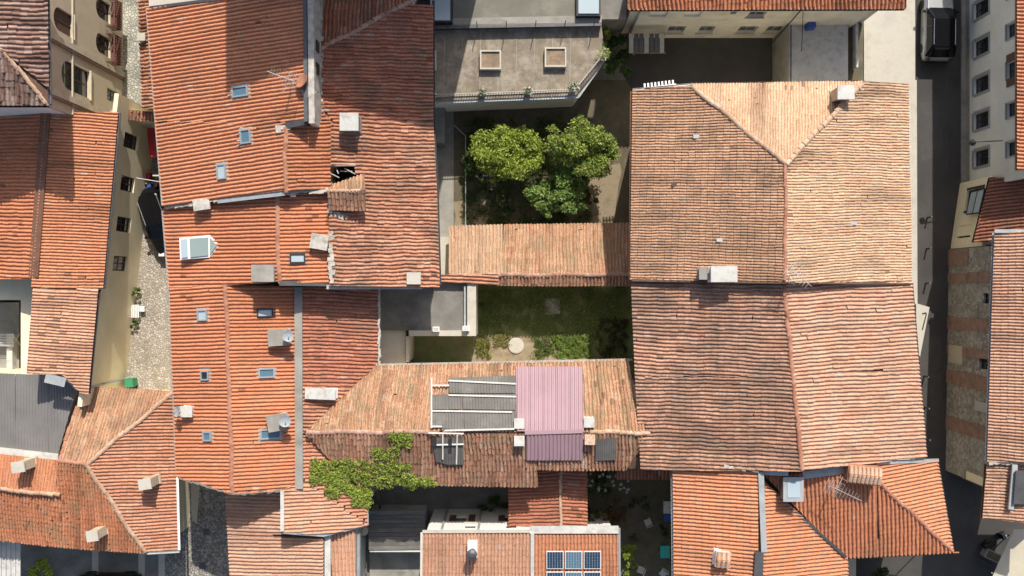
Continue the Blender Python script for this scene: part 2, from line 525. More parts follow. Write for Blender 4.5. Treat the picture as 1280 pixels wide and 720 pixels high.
    me.loops.add(len(loops)); me.loops.foreach_set('vertex_index', loops.astype(np.int32))
    me.polygons.add(len(tot)); me.polygons.foreach_set('loop_start', st.astype(np.int32)); me.polygons.foreach_set('loop_total', tot.astype(np.int32))
    me.update(calc_edges=True)
    # colours, tile by tile
    pal_a = np.array(PAL[pal])
    mid = pal_a.mean(0)
    pick = rs.randint(0, len(pal_a), N)
    pick2 = rs.randint(0, len(pal_a), N)
    spread = min(1.0, 0.2 + 0.7 * age)
    run = (np.floor((cu / w)).astype(int) * 7919 + np.floor(cv / (L * 4) + colr * 5).astype(int) * 104729) % 5000
    pick2 = np.random.RandomState(seed + 2).randint(0, len(pal_a), 5000)[run]
    c = mid + ((pal_a[pick] - mid) * 0.5 + (pal_a[pick2] - mid) * 0.6) * spread
    big = sines(cu, cv, seed + 11, 0.55)
    c = c * (1 + 0.10 * patches * big)[:, None]
    md = sines(cu, cv, seed + 17, 2.2)
    c = np.where((md > 1.0)[:, None], c * 0.5 + pal_a[0] * 0.5, c)
    c = c * (1 + (rs.rand(N) - 0.5) * 0.13 * (0.4 + age))[:, None] * light
    streak = sines(cu * 3.0, cv * 0.35, seed + 23, 1.0) + 0.7 * sines(cu * 9.0, cv * 0.9, seed + 29, 1.0)
    c = c * (1 - np.clip((streak - 0.5) * 0.28, 0, 0.45) * (0.25 + age))[:, None]
    odd = rs.rand(N)
    c = np.where(((odd > 1 - 0.06 * age) & (big > 0.9))[:, None], c * 0.5, c)
    c = np.where((odd < 0.012 * age)[:, None], c * 0.4 + np.array([.5, .42, .34]) * 0.6, c)
    cpan = c[rs.permutation(N)] * 0.35 + c * 0.6
    F_ = len(per)
    fc = np.ones((N, F_, 4), np.float32)
    fc[:, :, :3] = c[:, None, :]
    fc[:, K - 1:K + 1, :3] = cpan[:, None, :]
    at = me.attributes.new('tint', 'FLOAT_COLOR', 'FACE')
    at.data.foreach_set('color', np.clip(fc, 0, 0.9).ravel())
    sm = np.tile(np.array([1] * (K - 1) + [0] * 3, bool), N)
    me.polygons.foreach_set('use_smooth', sm)
    me.materials.append(M[mat])
    return me

_ridge = {}
def ridge_mesh(mat, r):
    key = (mat, r)
    if key in _ridge: return _ridge[key]
    mb = MB(); n = 6
    rings = []
    for x, s, dz in ((-0.21, 1.0, 0.02), (0.21, 0.84, 0.0)):
        rings.append([(x, math.cos(math.pi * k / n) * r * s, math.sin(math.pi * k / n) * r * s * 0.85 + dz) for k in range(n + 1)])
    mb.v = rings[0] + rings[1]
    mb.f = [(k, n + 1 + k, n + 2 + k, k + 1) for k in range(n)] + [tuple(range(n + 1)), tuple(range(2 * n + 1, n, -1))]
    me = mb.mesh('ridge_tile', mat)
    _ridge[key] = me
    return me

class House:
    def __init__(s, name, label, cat, base, wall='wall_plain', inset=0.4, group=None, zb=0.0):
        s.root = thing(name, label, cat, P(*base, 0) + Vector((0, 0, zb)), group)
        s.wall = MB(); s.wmat = wall; s.inset = inset; s.deck = MB(); s.zb = zb
    def slope(s, pts, down=None, w=.205, L=.36, rad=.088, pal='orange', age=0.5, mat='tile_clean', holes=(), seed=None,
              walls=True, wall_inset=None, margin=0.03, plane=None, light=1.0, patches=0.5, flat=1.0, step=0.014, seam=()):
        zs = [p for p in pts if len(p) == 3]
        pl = plane or Plane(*[P(*p) for p in zs[:3]])
        q = [pl.hit(p[0], p[1]) for p in pts]
        if down is None:
            d = Vector((pl.n.x, pl.n.y, 0)); d.z = -(pl.n.x * d.x + pl.n.y * d.y) / pl.n.z
        else:
            cx = sum(p[0] for p in pts) / len(pts); cy = sum(p[1] for p in pts) / len(pts)
            d = pl.hit(cx + down[0], cy + down[1]) - pl.hit(cx, cy)
        d.normalize()
        seed = seed if seed is not None else int(abs(pts[0][0] * 7 + pts[0][1] * 13 + pts[2][0] * 3)) % 9973
        me = tile_mesh('roof_tiles', pl, q, d, w, L, rad, pal, age, seed, holes, mat, margin, light, patches, flat, step, seam)
        if me: link('roof_tiles', me, s.root, kind='stuff')
        q = ccw(q)
        if not holes:
            s.deck.prism([p - pl.n * 0.14 for p in q], [p - pl.n * 0.012 for p in q])
        SLOPES.append(([p[:2] for p in pts], pl, s))
        if walls:
            f = inset(q, s.inset if wall_inset is None else wall_inset)
            s.wall.prism([Vector((p.x, p.y, s.zb)) for p in f], [Vector((p.x, p.y, pl.z(p.x, p.y) - 0.18)) for p in f])
        return pl
    def ridge(s, a, b, mat='ridge_orange', r=0.13, step=0.37, lift=0.02, jit=0.06):
        a = P(*a); b = P(*b); d = b - a; L = d.length; n = max(1, int(L / step))
        d.normalize()
        me = ridge_mesh(mat, r)
        y = Vector((0, 0, 1)).cross(d).normalized(); z = d.cross(y)
        for k in range(n):
            p = a + d * (k + 0.5) * (L / n) + y * (0.03 * math.sin(k * 0.7 + a.x * 3) + rnd.uniform(-jit, jit) * .35)
            o = link('ridge_tile', me, s.root)
            rot = Matrix((d, y, z)).transposed().to_4x4()
            o.matrix_parent_inverse = Matrix()
            o.matrix_basis = Matrix.Translation(-ROOTLOC[s.root.name] + p + Vector((0, 0, lift + rnd.uniform(-jit, jit) * 0.3))) @ rot @ \
                Matrix.Rotation(rnd.uniform(-jit, jit) * 1.5, 4, 'Z') @ Matrix.Diagonal((L / n / 0.37, 1, 1, 1))
    def strip(s, a, b, w, h, mat, name='flashing', up=(0, 0, 1), lift=0.0):
        mb = MB(); v = Vector((0, 0, lift))
        if name in ('mortar_bed', 'verge_mortar'):
            A0, B0 = P(*a) + v, P(*b) + v; d0 = B0 - A0; n0 = max(3, int(d0.length / .22)); sd = Vector((-d0.y, d0.x, 0)).normalized()
            for k in range(n0):
                c0 = A0 + d0 * ((k + .5) / n0) + sd * rnd.uniform(-.25, .25) * w
                ww = w * rnd.uniform(.45, 1.05); e0 = d0.normalized()
                mb.obox(c0 + Vector((0, 0, rnd.uniform(-.03, .02))), (e0 + sd * rnd.uniform(-.25, .25)) * (d0.length / n0 * rnd.uniform(.45, .62)), sd * ww / 2, Vector((0, 0, h * rnd.uniform(.3, .5))))
        else:
            mb.bar(P(*a) + v, P(*b) + v, w, h, up)
        return mb.build(name, mat, s.root)
    def gutter(s, pts, mat='zinc', r=0.07, name='gutter'):
        mb = MB()
        for a, b in zip(pts[:-1], pts[1:]):
            a = P(*a); b = P(*b); d = (b - a).normalized()
            y = Vector((0, 0, 1)).cross(d).normalized(); z = d.cross(y)
            n = 6; i = len(mb.v)
            for p in (a, b):
                for rr in (r, r * 0.8):
                    for k in range(n + 1):
                        t = math.pi + math.pi * k / n
                        mb.v.append(tuple(p + y * math.cos(t) * rr + z * math.sin(t) * rr))
            m = n + 1
            for k in range(n):
                mb.f.append((i + k, i + k + 1, i + 2 * m + k + 1, i + 2 * m + k))
                mb.f.append((i + m + k + 1, i + m + k, i + 3 * m + k, i + 3 * m + k + 1))
            mb.f.append((i, i + 2 * m, i + 3 * m, i + m)); mb.f.append((i + n, i + m + n, i + 3 * m + n, i + 2 * m + n))
        return mb.build(name, mat, s.root)
    def done(s):
        if s.wall.v: s.wall.build('wall', s.wmat, s.root)
        if s.deck.v: s.deck.build('roof_deck', 'deck', s.root)

def roof_at(px, py):
    for poly, pl, h in reversed(SLOPES):
        if in_poly(px, py, poly): return pl.hit(px, py), pl, h
    raise ValueError((px, py))

# ------------------------------------------------------------------ things on roofs
def chimney(px, py, w, d, h, rz=0.0, mat='plaster_pale', cap='slab', capmat='concrete_white', house=None, z=None, over=0.08):
    if z is None:
        p, pl, hs = roof_at(px, py)
    else:
        p = P(px, py, z); hs = None
    hs = house or hs
    mb = MB()
    mb.box((p.x, p.y, p.z - 0.5 + (h + 0.5) / 2), (w, d, h + 0.5), rz)
    mb.box((p.x, p.y, p.z + 0.04), (w + 0.14, d + 0.14, 0.16), rz, 0.9)
    st = mb.build('chimney', mat, hs.root)
    top = p.z + h
    c = MB(); ca, sa = math.cos(rz), math.sin(rz)
    def at(x, y, zz): return (p.x + x * ca - y * sa, p.y + x * sa + y * ca, zz)
    if cap == 'slab':
        for x in (-1, 1):
            for y in (-1, 1): c.box(at(x * (w / 2 - .08), y * (d / 2 - .08), top + .08), (.13, .13, .16), rz)
        c.box(at(0, 0, top + .20), (w + 2 * over, d + 2 * over, .08), rz, 0.97)
    elif cap == 'flat':
        c.box(at(0, 0, top + .035), (w + 2 * over, d + 2 * over, .07), rz, 0.97)
    elif cap == 'pot':
        c.box(at(0, 0, top + .03), (w + .1, d + .1, .06), rz)
        c.lathe(at(0, 0, top + .06), [(w * .28, 0), (w * .26, .3), (w * .34, .32), (w * .34, .4), (w * .1, .46)], 12)
    elif cap == 'tiles':
        c.box(at(0, 0, top + .03), (w + .06, d + .06, .06), rz)
    o = c.build('chimney_cap', capmat, st)
    if cap == 'tiles':
        k = int(w / 0.2)
        me = ridge_mesh('ridge_pale', 0.1)
        for sgn in (-1, 1):
            for i in range(k):
                for j in range(max(1, int(d / 2 / 0.36))):
                    x = -w / 2 + (i + .5) * w / k
                    q = link('cap_tile', me, st)
                    y = sgn * (0.2 + j * 0.36)
                    m = Matrix.Translation(Vector(at(x, y, top + .06 + (d / 2 - abs(y)) * 0.45))) @ Matrix.Rotation(rz + (-sgn) * math.pi / 2, 4, 'Z') @ Matrix.Rotation(-R(24), 4, 'Y')
                    q.matrix_basis = m
        rt = MB()
        rt.prism([Vector(at(-w / 2, -d / 2, top + .06)), Vector(at(w / 2, -d / 2, top + .06)), Vector(at(w / 2, d / 2, top + .06)), Vector(at(-w / 2, d / 2, top + .06))],
                 [Vector(at(-w / 2, -.02, top + .06 + d * .2)), Vector(at(w / 2, -.02, top + .06 + d * .2)), Vector(at(w / 2, .02, top + .06 + d * .2)), Vector(at(-w / 2, .02, top + .06 + d * .2))])
        rt.build('cap_roof', 'clay', st)
    return st

def skylight(px, py, w, l, frame='frame_grey', glass='glass_blue', h=0.10, dirpx=None, house=None, bars=0, open_=0.0):
    """roof window lying on the slope; w across the slope, l along it (metres)"""
    p, pl, hs = roof_at(px, py)
    hs = house or hs
    n = pl.n
    dn = Vector((n.x, n.y, 0))
    if dirpx: dn = pl.hit(px + dirpx[0], py + dirpx[1]) - p
    dn = (dn - n * dn.dot(n)).normalized(); ac = n.cross(dn)
    mb = MB(); t = 0.075; hh = 0.06 + h / 2
    for sg in (-1, 1):
        mb.obox(p + ac * sg * (w / 2 - t / 2) + n * hh, dn * (l / 2), ac * t / 2, n * hh)
        mb.obox(p + dn * sg * (l / 2 - t / 2) + n * hh, dn * t / 2, ac * (w / 2 - t), n * hh)
    for k in range(bars):
        mb.obox(p + ac * (-w / 2 + (k + 1) * w / (bars + 1)) + n * (hh * 1.6), dn * (l / 2 - t), ac * .025, n * .03)
    f = mb.build('skylight', frame, hs.root)
    g = MB(); g.obox(p + n * (hh * 1.3), dn * (l / 2 - t), ac * (w / 2 - t), n * 0.012)
    g.build('pane', glass, f)
    fl = MB(); fl.obox(p + n * 0.045, dn * (l / 2 + .10), ac * (w / 2 + .10), n * 0.045)
    fl.build('apron', 'zinc_dark' if frame == 'frame_dark' else 'zinc', f)
    return f

def dish(px, py, z, r, look, label):
    base = P(px, py, z)
    t = thing('satellite_dish', label, 'dish', base, 'satellite dishes on the roofs')
    m = MB(); c = base + Vector((0, 0, .55))
    m.tube(base, c + Vector((0, 0, .02)), .025); m.build('mast', 'antenna_metal', t)
    ax = Vector(look).normalized()
    b = MB(); prof = [(r * k / 6, (k / 6) ** 2 * r * .25) for k in range(1, 7)] + [(r * k / 6, (k / 6) ** 2 * r * .25 + .0 - .02) for k in range(6, 0, -1)]
    b.lathe(c + ax * .06, prof, 20, ax)
    b.build('reflector', 'dish_grey', t, smooth=False)
    a = MB(); f = c + ax * r * 1.1 + Vector((0, 0, -.1)); a.tube(c - Vector((0, 0, r * .7)) + ax * .1, f, .015); a.lathe(f, [(.03, -.05), (.045, 0), (.03, .06)], 8, ax)
    a.build('feed_arm', 'antenna_metal', t)
    return t

def antenna(px, py, z, h, label, yaw=0.0, n=9, L=1.6, group='television aerials on the roofs'):
    base = P(px, py, z)
    t = thing('roof_antenna', label, 'antenna', base, group)
    m = MB(); top = base + Vector((0, 0, h)); m.tube(base, top, .028); m.build('mast', 'antenna_metal', t)
    ax = Vector((math.cos(yaw), math.sin(yaw), 0.05)); sd = Vector((-math.sin(yaw), math.cos(yaw), 0))
    b = MB(); b.tube(top - ax * L * .35, top + ax * L * .65, .014); b.build('boom', 'antenna_metal', t)
    e = MB()
    for k in range(n):
        p = top + ax * (-L * .33 + k * L * .95 / n); w = .42 - .02 * k
        e.tube(p - sd * w, p + sd * w, .007, n=5)
    for s_ in (-.3, .3): e.tube(top - ax * L * .35 + Vector((0, 0, s_)) - sd * .4, top - ax * L * .35 + Vector((0, 0, s_)) + sd * .4, .012, n=5)
    e.tube(top - ax * L * .35 - Vector((0, 0, .3)), top - ax * L * .35 + Vector((0, 0, .3)), .015, n=5)
    e.build('elements', 'antenna_metal', t)
    b2 = MB(); lo = base + Vector((0, 0, h * .72)); b2.tube(lo - sd * .5, lo + sd * .7, .018)
    for k in range(5): b2.tube(lo + sd * (-.4 + k * .25) - ax * .3, lo + sd * (-.4 + k * .25) + ax * .3, .006, n=5)
    b2.build('lower_boom', 'antenna_metal', t)
    return t

# ------------------------------------------------------------------ facades with real openings
class Facade:
    """vertical wall from ground pixel a to ground pixel b; outward normal to the right of a->b"""
    def __init__(s, house, a, b, ztop, mat, z0=0.0, thick=0.25, ztop2=None, out=0.0):
        s.h = house; s.a = P(*a, 0); s.b = P(*b, 0); s.ztop = ztop; s.mat = mat; s.z0 = z0; s.th = thick
        s.t = (s.b - s.a).normalized(); s.n = Vector((s.t.y, -s.t.x, 0)); s.len = (s.b - s.a).length
        s.a += s.n * out; s.holes = []
    def sz(s, px, py):
        o = Vector((0, 0, CAM_H)); d = P(px, py, 0) - o
        k = (s.a - o).dot(s.n) / d.dot(s.n); p = o + d * k
        return (p - s.a).dot(s.t), p.z
    def pt(s, u, z, off=0.0): 
        p = s.a + s.t * u + s.n * off
        return Vector((p.x, p.y, z))
    def hole(s, u0, u1, z0, z1, **kw): s.holes.append((u0, u1, z0, z1, kw))
    def hole_px(s, xlo, xhi, ylo, yhi, width, **kw):
        """pixels of the middle of the lower and of the upper edge, plus width in metres"""
        u, z0 = s.sz(xlo, ylo); u2, z1 = s.sz(xhi, yhi)
        um = (u + u2) / 2
        s.hole(um - width / 2, um + width / 2, min(z0, z1), max(z0, z1), **kw)
    def build(s):
        mb = MB()
        us = sorted({0.0, s.len, *[x for h in s.holes for x in h[:2]]}); zs = sorted({s.z0, s.ztop, *[x for h in s.holes for x in h[2:4]]})
        for i in range(len(us) - 1):
            for j in range(len(zs) - 1):
                cu = (us[i] + us[i + 1]) / 2; cz = (zs[j] + zs[j + 1]) / 2
                if cu < 0 or cu > s.len or cz > s.ztop or cz < s.z0: continue
                if any(h[0] < cu < h[1] and h[2] < cz < h[3] for h in s.holes): continue
                mb.poly([s.pt(us[i], zs[j]), s.pt(us[i + 1], zs[j]), s.pt(us[i + 1], zs[j + 1]), s.pt(us[i], zs[j + 1])])
        D = -s.th * 0.8
        for u0, u1, z0, z1, kw in s.holes:
            q = [(u0, z0), (u1, z0), (u1, z1), (u0, z1)]
            for k in range(4):
                a, b = q[k], q[(k + 1) % 4]
                mb.poly([s.pt(*a), s.pt(*a, D), s.pt(*b, D), s.pt(*b)])
            if kw.get('arch'):
                r = (u1 - u0) / 2; um = (u0 + u1) / 2; zc = z1 - r; n = 10
                arc = [(um - r * math.cos(math.pi * k / n), zc + r * math.sin(math.pi * k / n)) for k in range(n + 1)]
                for k in range(n):
                    cr = (u0, z1) if k < n / 2 else (u1, z1)
                    mb.poly([s.pt(*arc[k]), s.pt(*arc[k + 1]), s.pt(*cr)])
                    mb.poly([s.pt(*arc[k]), s.pt(*arc[k], D), s.pt(*arc[k + 1], D), s.pt(*arc[k + 1])])
        for e in ((0, 1), (s.len, -1)):
            mb.poly([s.pt(e[0], s.z0), s.pt(e[0], s.ztop), s.pt(e[0], s.ztop, -s.th), s.pt(e[0], s.z0, -s.th)])
        mb.poly([s.pt(0, s.ztop), s.pt(s.len, s.ztop), s.pt(s.len, s.ztop, -s.th), s.pt(0, s.ztop, -s.th)])
        mb.build('facade', s.mat, s.h.root)
        for h in s.holes: s.window(*h)
    def window(s, u0, u1, z0, z1, kw):
        t = 0.06; dep = -s.th * 0.55; mb = MB()
        def bx(ua, ub, za, zb, o0, o1):
            mb.prism([s.pt(ua, za, o0), s.pt(ub, za, o0), s.pt(ub, za, o1), s.pt(ua, za, o1)], [s.pt(ua, zb, o0), s.pt(ub, zb, o0), s.pt(ub, zb, o1), s.pt(ua, zb, o1)])
        if kw.get('shut'):
            k = 0; n = 6
            bx(u0, u1, z0, z1, dep - .04, dep)
            um = (u0 + u1) / 2
            bx(um - .02, um + .02, z0, z1, dep, dep + .03)
            o = mb.build('shutter', kw.get('fmat', 'shutter_brown'), s.h.root)
        else:
            bx(u0, u0 + t, z0, z1, dep - .05, dep); bx(u1 - t, u1, z0, z1, dep - .05, dep)
            bx(u0 + t, u1 - t, z0, z0 + t, dep - .05, dep); bx(u0 + t, u1 - t, z1 - t, z1, dep - .05, dep)
            um = (u0 + u1) / 2
            bx(um - .03, um + .03, z0 + t, z1 - t, dep - .05, dep + .004)
            for k in range(kw.get('bars', 1)):
                zz = z0 + (z1 - z0) * (k + 1) / (kw.get('bars', 1) + 1)
                bx(u0 + t, u1 - t, zz - .02, zz + .02, dep - .045, dep - .004)
            o = mb.build('window', kw.get('fmat', 'frame_grey'), s.h.root)
            g = MB(); g.poly([s.pt(u0, z0, dep - .03), s.pt(u1, z0, dep - .03), s.pt(u1, z1, dep - .03), s.pt(u0, z1, dep - .03)])
            g.build('pane', 'glass_dark', o)
        if kw.get('sill', True):
            mb = MB(); bx(u0 - .08, u1 + .08, z0 - .09, z0 - .003, -.05, .10); mb.build('sill', kw.get('smat', 'stone_trim'), o)
        if kw.get('surround'):
            w = kw['surround']; mb = MB()
            bx(u0 - w, u0 - .003, z0, z1 + w, -.02, .035); bx(u1 + .003, u1 + w, z0, z1 + w, -.02, .035); bx(u0 - .003, u1 + .003, z1 + .003, z1 + w, -.02, .035)
            mb.build('surround', kw.get('smat', 'stone_trim'), o)
        if kw.get('shutters'):
            w = (u1 - u0) / 2
            for uu in (u0 - w - .02, u1 + .02):
                mb = MB(); bx(uu, uu + w, z0, z1, .02, .06); mb.build('shutter', kw.get('shmat', 'frame_grey'), o)

# ------------------------------------------------------------------ foliage
def leaf_mesh(name, clumps, n, size, cols, seed, flat=0.5, mat='leaf'):
    """clumps: list of (centre, (rx,ry,rz)); leaves gather on the outside of every clump"""
    rs = np.random.RandomState(seed)
    vol = np.array([c[1][0] * c[1][1] for c in clumps]); vol = vol / vol.sum()
    idx = rs.choice(len(clumps), n, p=vol)
    C = np.array([tuple(c[0]) for c in clumps])[idx]; RR = np.array([c[1] for c in clumps])[idx]
    d = rs.normal(size=(n, 3)); d /= np.linalg.norm(d, axis=1)[:, None]
    d[:, 2] = np.where(rs.rand(n) < 0.7, np.abs(d[:, 2]), d[:, 2])
    rad = 0.35 + 0.85 * rs.rand(n)
    p = C + d * RR * rad[:, None]
    nn = d * (1 - flat) * .6 + np.array([0, 0, 1]) * flat * .8 + rs.normal(size=(n, 3)) * 0.6
    nn /= np.linalg.norm(nn, axis=1)[:, None]
    a = np.cross(nn, rs.normal(size=(n, 3))); a /= np.linalg.norm(a, axis=1)[:, None]
    b = np.cross(nn, a)
    s = size * (0.6 + 0.8 * rs.rand(n))[:, None]
    co = np.stack([p - a * s, p + b * s * 0.45 + nn * s * .12, p + a * s, p - b * s * 0.45 + nn * s * .12], 1)
    me = bpy.data.meshes.new(name)
    me.vertices.add(n * 4); me.vertices.foreach_set('co', co.reshape(-1))
    me.loops.add(n * 4); me.loops.foreach_set('vertex_index', np.arange(n * 4, dtype=np.int32))
    me.polygons.add(n); me.polygons.foreach_set('loop_start', np.arange(0, n * 4, 4, dtype=np.int32)); me.polygons.foreach_set('loop_total', np.full(n, 4, np.int32))
    me.update(calc_edges=True)
    pa = np.array(cols); k = rs.randint(0, len(pa), n)
    cl = rs.rand(len(clumps))[idx]
    c = pa[k] * (0.6 + 0.45 * rs.rand(n) + 0.3 * cl)[:, None]
    fc = np.ones((n, 4), np.float32); fc[:, :3] = c
    at = me.attributes.new('tint', 'FLOAT_COLOR', 'FACE'); at.data.foreach_set('color', fc.ravel())
    me.materials.append(M[mat])
    return me

GREEN = [(.15, .24, .05), (.19, .28, .055), (.11, .19, .04), (.25, .31, .08)]
YGREEN = [(.36, .45, .06), (.43, .51, .085), (.26, .37, .05), (.46, .49, .12)]
DGREEN = [(.06, .11, .03), (.08, .14, .04), (.11, .16, .05)]

def tree(name, label, cat, px, py, h, rx, ry, n, size, cols, seed, nclump=30, group=None, stem=True, zb=0.0):
    """px,py is where the stem meets the ground"""
    base = P(px, py, zb)
    t = thing(name, label, cat, base, group)
    r = random.Random(seed)
    cl = []
    rz = h * 0.36
    for k in range(nclump):
        a = r.uniform(0, 6.28); q = math.sqrt(r.random()) * (0.86 if k % 4 else 1.05); e = r.uniform(-.5, .8)
        s = r.uniform(.13, .27) if k % 4 else r.uniform(.07, .15)
        f = math.sqrt(max(0.05, 1 - (q * .9) ** 2))
        cl.append((base + Vector((math.cos(a) * q * rx, math.sin(a) * q * ry, h - rz + e * rz * f)), (rx * s, ry * s, min(rx, ry) * s * .8)))
    if stem:
        m = MB(); mid = base + Vector((r.uniform(-.1, .1), r.uniform(-.1, .1), h * .42))
        m.tube(base - Vector((0, 0, .05)), mid, max(.05, h * .035), max(.03, h * .024), 8)
        for c, q in cl[::3]: m.tube(mid - Vector((0, 0, .05)), c, max(.025, h * .016), .012, 5)
        m.build('trunk', 'bark', t)
    link('crown', leaf_mesh('crown', cl, n, size, cols, seed), t)
    return t

# ================================================================== THE SETTING
gm = MB(); gm.poly([(-300, -300, 0), (300, -300, 0), (300, 300, 0), (-300, 300, 0)])
gm.build('ground', 'concrete_dark', kind='structure')
E4 = 0.004
struct('road', [(1144, -300), (1215, -300), (1215, 320), (1260, 560), (1460, 640), (1460, 900), (1040, 900), (1060, 690), (1144, 600)], E4, 'asphalt')
surf('asphalt_patch', (0.062, 0.058, 0.053), 0.2, 1.5)
struct('road_patch', [(1150, 128), (1178, 126), (1179, 196), (1151, 201)], 2 * E4, 'asphalt_patch')
struct('road_patch', [(1160, 420), (1176, 420), (1178, 520), (1163, 520)], 2 * E4, 'asphalt_patch')
struct('road_patch', [(1175, 610), (1215, 640), (1206, 660), (1168, 628)], 2 * E4, 'asphalt_patch')
struct('pavement', [(1128, 100), (1146, 100), (1147, 420), (1136, 420)], 0.12, 'concrete_pale', 0.12)
struct('pavement', [(1080, -60), (1144, -60), (1144, 104), (1080, 104)], 0.124, 'concrete_pale', 0.12)
struct('pavement', [(1202, -300), (1215, -300), (1215, 236), (1202, 236)], 0.12, 'concrete', 0.12)
struct('path', [(150, -60), (215, -60), (215, 150), (150, 150)], E4, 'cobble_pale')
struct('path', [(140, 150), (240, 150), (240, 500), (140, 500)], E4, 'gravel_beige')
struct('path', [(205, 560), (310, 560), (310, 800), (205, 800)], E4, 'cobble_grey')
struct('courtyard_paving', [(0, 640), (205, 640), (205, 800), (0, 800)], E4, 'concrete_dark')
struct('garden_soil', [(560, 100), (800, 100), (800, 300), (560, 300)], E4, 'soil')
struct('garden_path', [(530, 130), (567, 130), (567, 310), (530, 310)], 2 * E4, 'concrete')
struct('garden_path', ragged([(735, 205), (776, 205), (764, 300), (722, 300)]), 2 * E4, 'dirt_path')
struct('garden_path', ragged([(568, 250), (612, 250), (612, 300), (568, 300)], seed=8), 3 * E4, 'dirt_path')
surf('lawn_ground', (0.17, 0.20, 0.075), 0.3, 1.5, stain=(0.20, 0.16, 0.10), stain_at=(0.5, 0.68), stain_scale=0.8)
struct('court_soil', [(500, 345), (800, 345), (800, 470), (500, 470)], E4, 'lawn_ground')
struct('court_path', ragged([(592, 417), (640, 421), (700, 415), (722, 430), (715, 462), (590, 462)], 3.5, 6, 5), 2 * E4, 'dry_soil')
struct('yard_paving', [(786, 40), (990, 40), (990, 130), (800, 130), (778, 92)], 3 * E4, 'asphalt')
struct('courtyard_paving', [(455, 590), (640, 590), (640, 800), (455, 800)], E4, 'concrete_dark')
struct('garden_soil', [(715, 575), (850, 575), (850, 800), (715, 800)], E4, 'soil')

# ================================================================== BUILDINGS
# --- A: tall town palace with arched windows
A = House('palace', 'tall beige palace with arched windows and a dusty brown tiled roof', 'building', (60, 60), 'plaster_white', 0.75)
A.slope([(57, -40, 11.5), (60, 130, 11.5), (0, 60, 12.6), (-60, 10), (-60, -40)], walls=False, down=(1, .03), pal='brown', age=1.0, mat='tile_old', w=.24, rad=.10, patches=.3)
A.slope([(60, 130, 11.5), (-60, 130, 11.5), (0, 60, 12.6)], down=(.05, 1), pal='brown', age=1.0, mat='tile_old', w=.24, rad=.10, walls=False)
A.slope([(-60, 10, 13.7), (0, 60, 12.6), (-60, 130, 11.5)], walls=False, down=(.05, 1), pal='brown', age=1.0, mat='tile_old', w=.24, rad=.10)
q = [P(60, 130, 11.4), P(-80, 130, 11.4)]
A.wall.prism([Vector((-24.62, 9.58, 0)), Vector((-40, 9.58, 0)), Vector((-40, 24, 0)), Vector((-24.62, 24, 0))][::-1], [Vector((-24.62, 9.58, 11.35)), Vector((-40, 9.58, 11.35)), Vector((-40, 24, 11.35)), Vector((-24.62, 24, 11.35))][::-1])
A.ridge((-2, 58, 12.65), (58, 128, 11.55), 'ridge_pale', .12)
A.gutter([(59, -40, 11.42), (63, 131, 11.42)], 'zinc_dark', .10)
A.gutter([(63, 132, 11.42), (-60, 132, 11.42)], 'zinc_dark', .10)
fa = Facade(A, (154, 168.5), (154, -60), 11.2, 'plaster_beige')
fa.hole_px(91, 67, 34, 20, 1.25, arch=True, shut=True, surround=.0)
fa.hole_px(138, 120, 20, 5, 1.15, arch=True, fmat='frame_dark', sill=False)
fa.hole_px(138, 120, 64, 48, 1.15, arch=True, fmat='frame_dark', sill=False)
fa.hole_px(112, 77, 109, 88, 1.55, arch=True, fmat='frame_dark', bars=3, surround=.0, smat='stone_trim')
fa.hole_px(149, 134, 124, 117, .75, fmat='frame_dark', sill=False)
fa.build()
def fbox(f, name, mat, u0, u1, z0, z1, o0, o1, parent=None):
    mb = MB()
    mb.prism([f.pt(u0, z0, o0), f.pt(u1, z0, o0), f.pt(u1, z0, o1), f.pt(u0, z0, o1)], [f.pt(u0, z1, o0), f.pt(u1, z1, o0), f.pt(u1, z1, o1), f.pt(u0, z1, o1)])
    return mb.build(name, mat, parent or f.h.root)
for (x0, y0) in ((61, 42), (62, 110)):
    u, z = fa.sz(x0 + 20, y0 + 12)
    fbox(fa, 'pilaster', 'stone_trim', u - .16, u + .16, 0, 11.15, 0.003, .12)
    fbox(fa, 'downpipe', 'copper', u - .35, u - .27, 0, 11.15, 0.02, .10)
for zz, hh in ((6.92, .12),):
    fbox(fa, 'string_course', 'stone_trim', 0, fa.len, zz, zz + hh, .004, .07)

fbox(fa, 'plinth', 'plaster_white', .01, 1.2, 0, 1.9, .004, .03)
for yy in (20, 64):
    u, z = fa.sz(139, yy)
    b = fbox(fa, 'balcony', 'iron_red', u - .85, u + .85, z - .12, z, .005, .62)
    rl = MB()
    for k in range(11):
        p = fa.pt(u - .8 + k * .16, z, .57); rl.tube(p, p + Vector((0, 0, .9)), .03, n=5)
    rl.bar(fa.pt(u - .85, z + .92, .57), fa.pt(u + .85, z + .92, .57), .07, .06)
    for sg in (-1, 1):
        rl.bar(fa.pt(u + sg * .83, z + .92, .05), fa.pt(u + sg * .83, z + .92, .57), .06, .06)
        for k in range(3):
            p = fa.pt(u + sg * .83, z, .1 + k * .16); rl.tube(p, p + Vector((0, 0, .9)), .03, n=5)
    rl.build('railing', 'iron_red', b)
A.done()

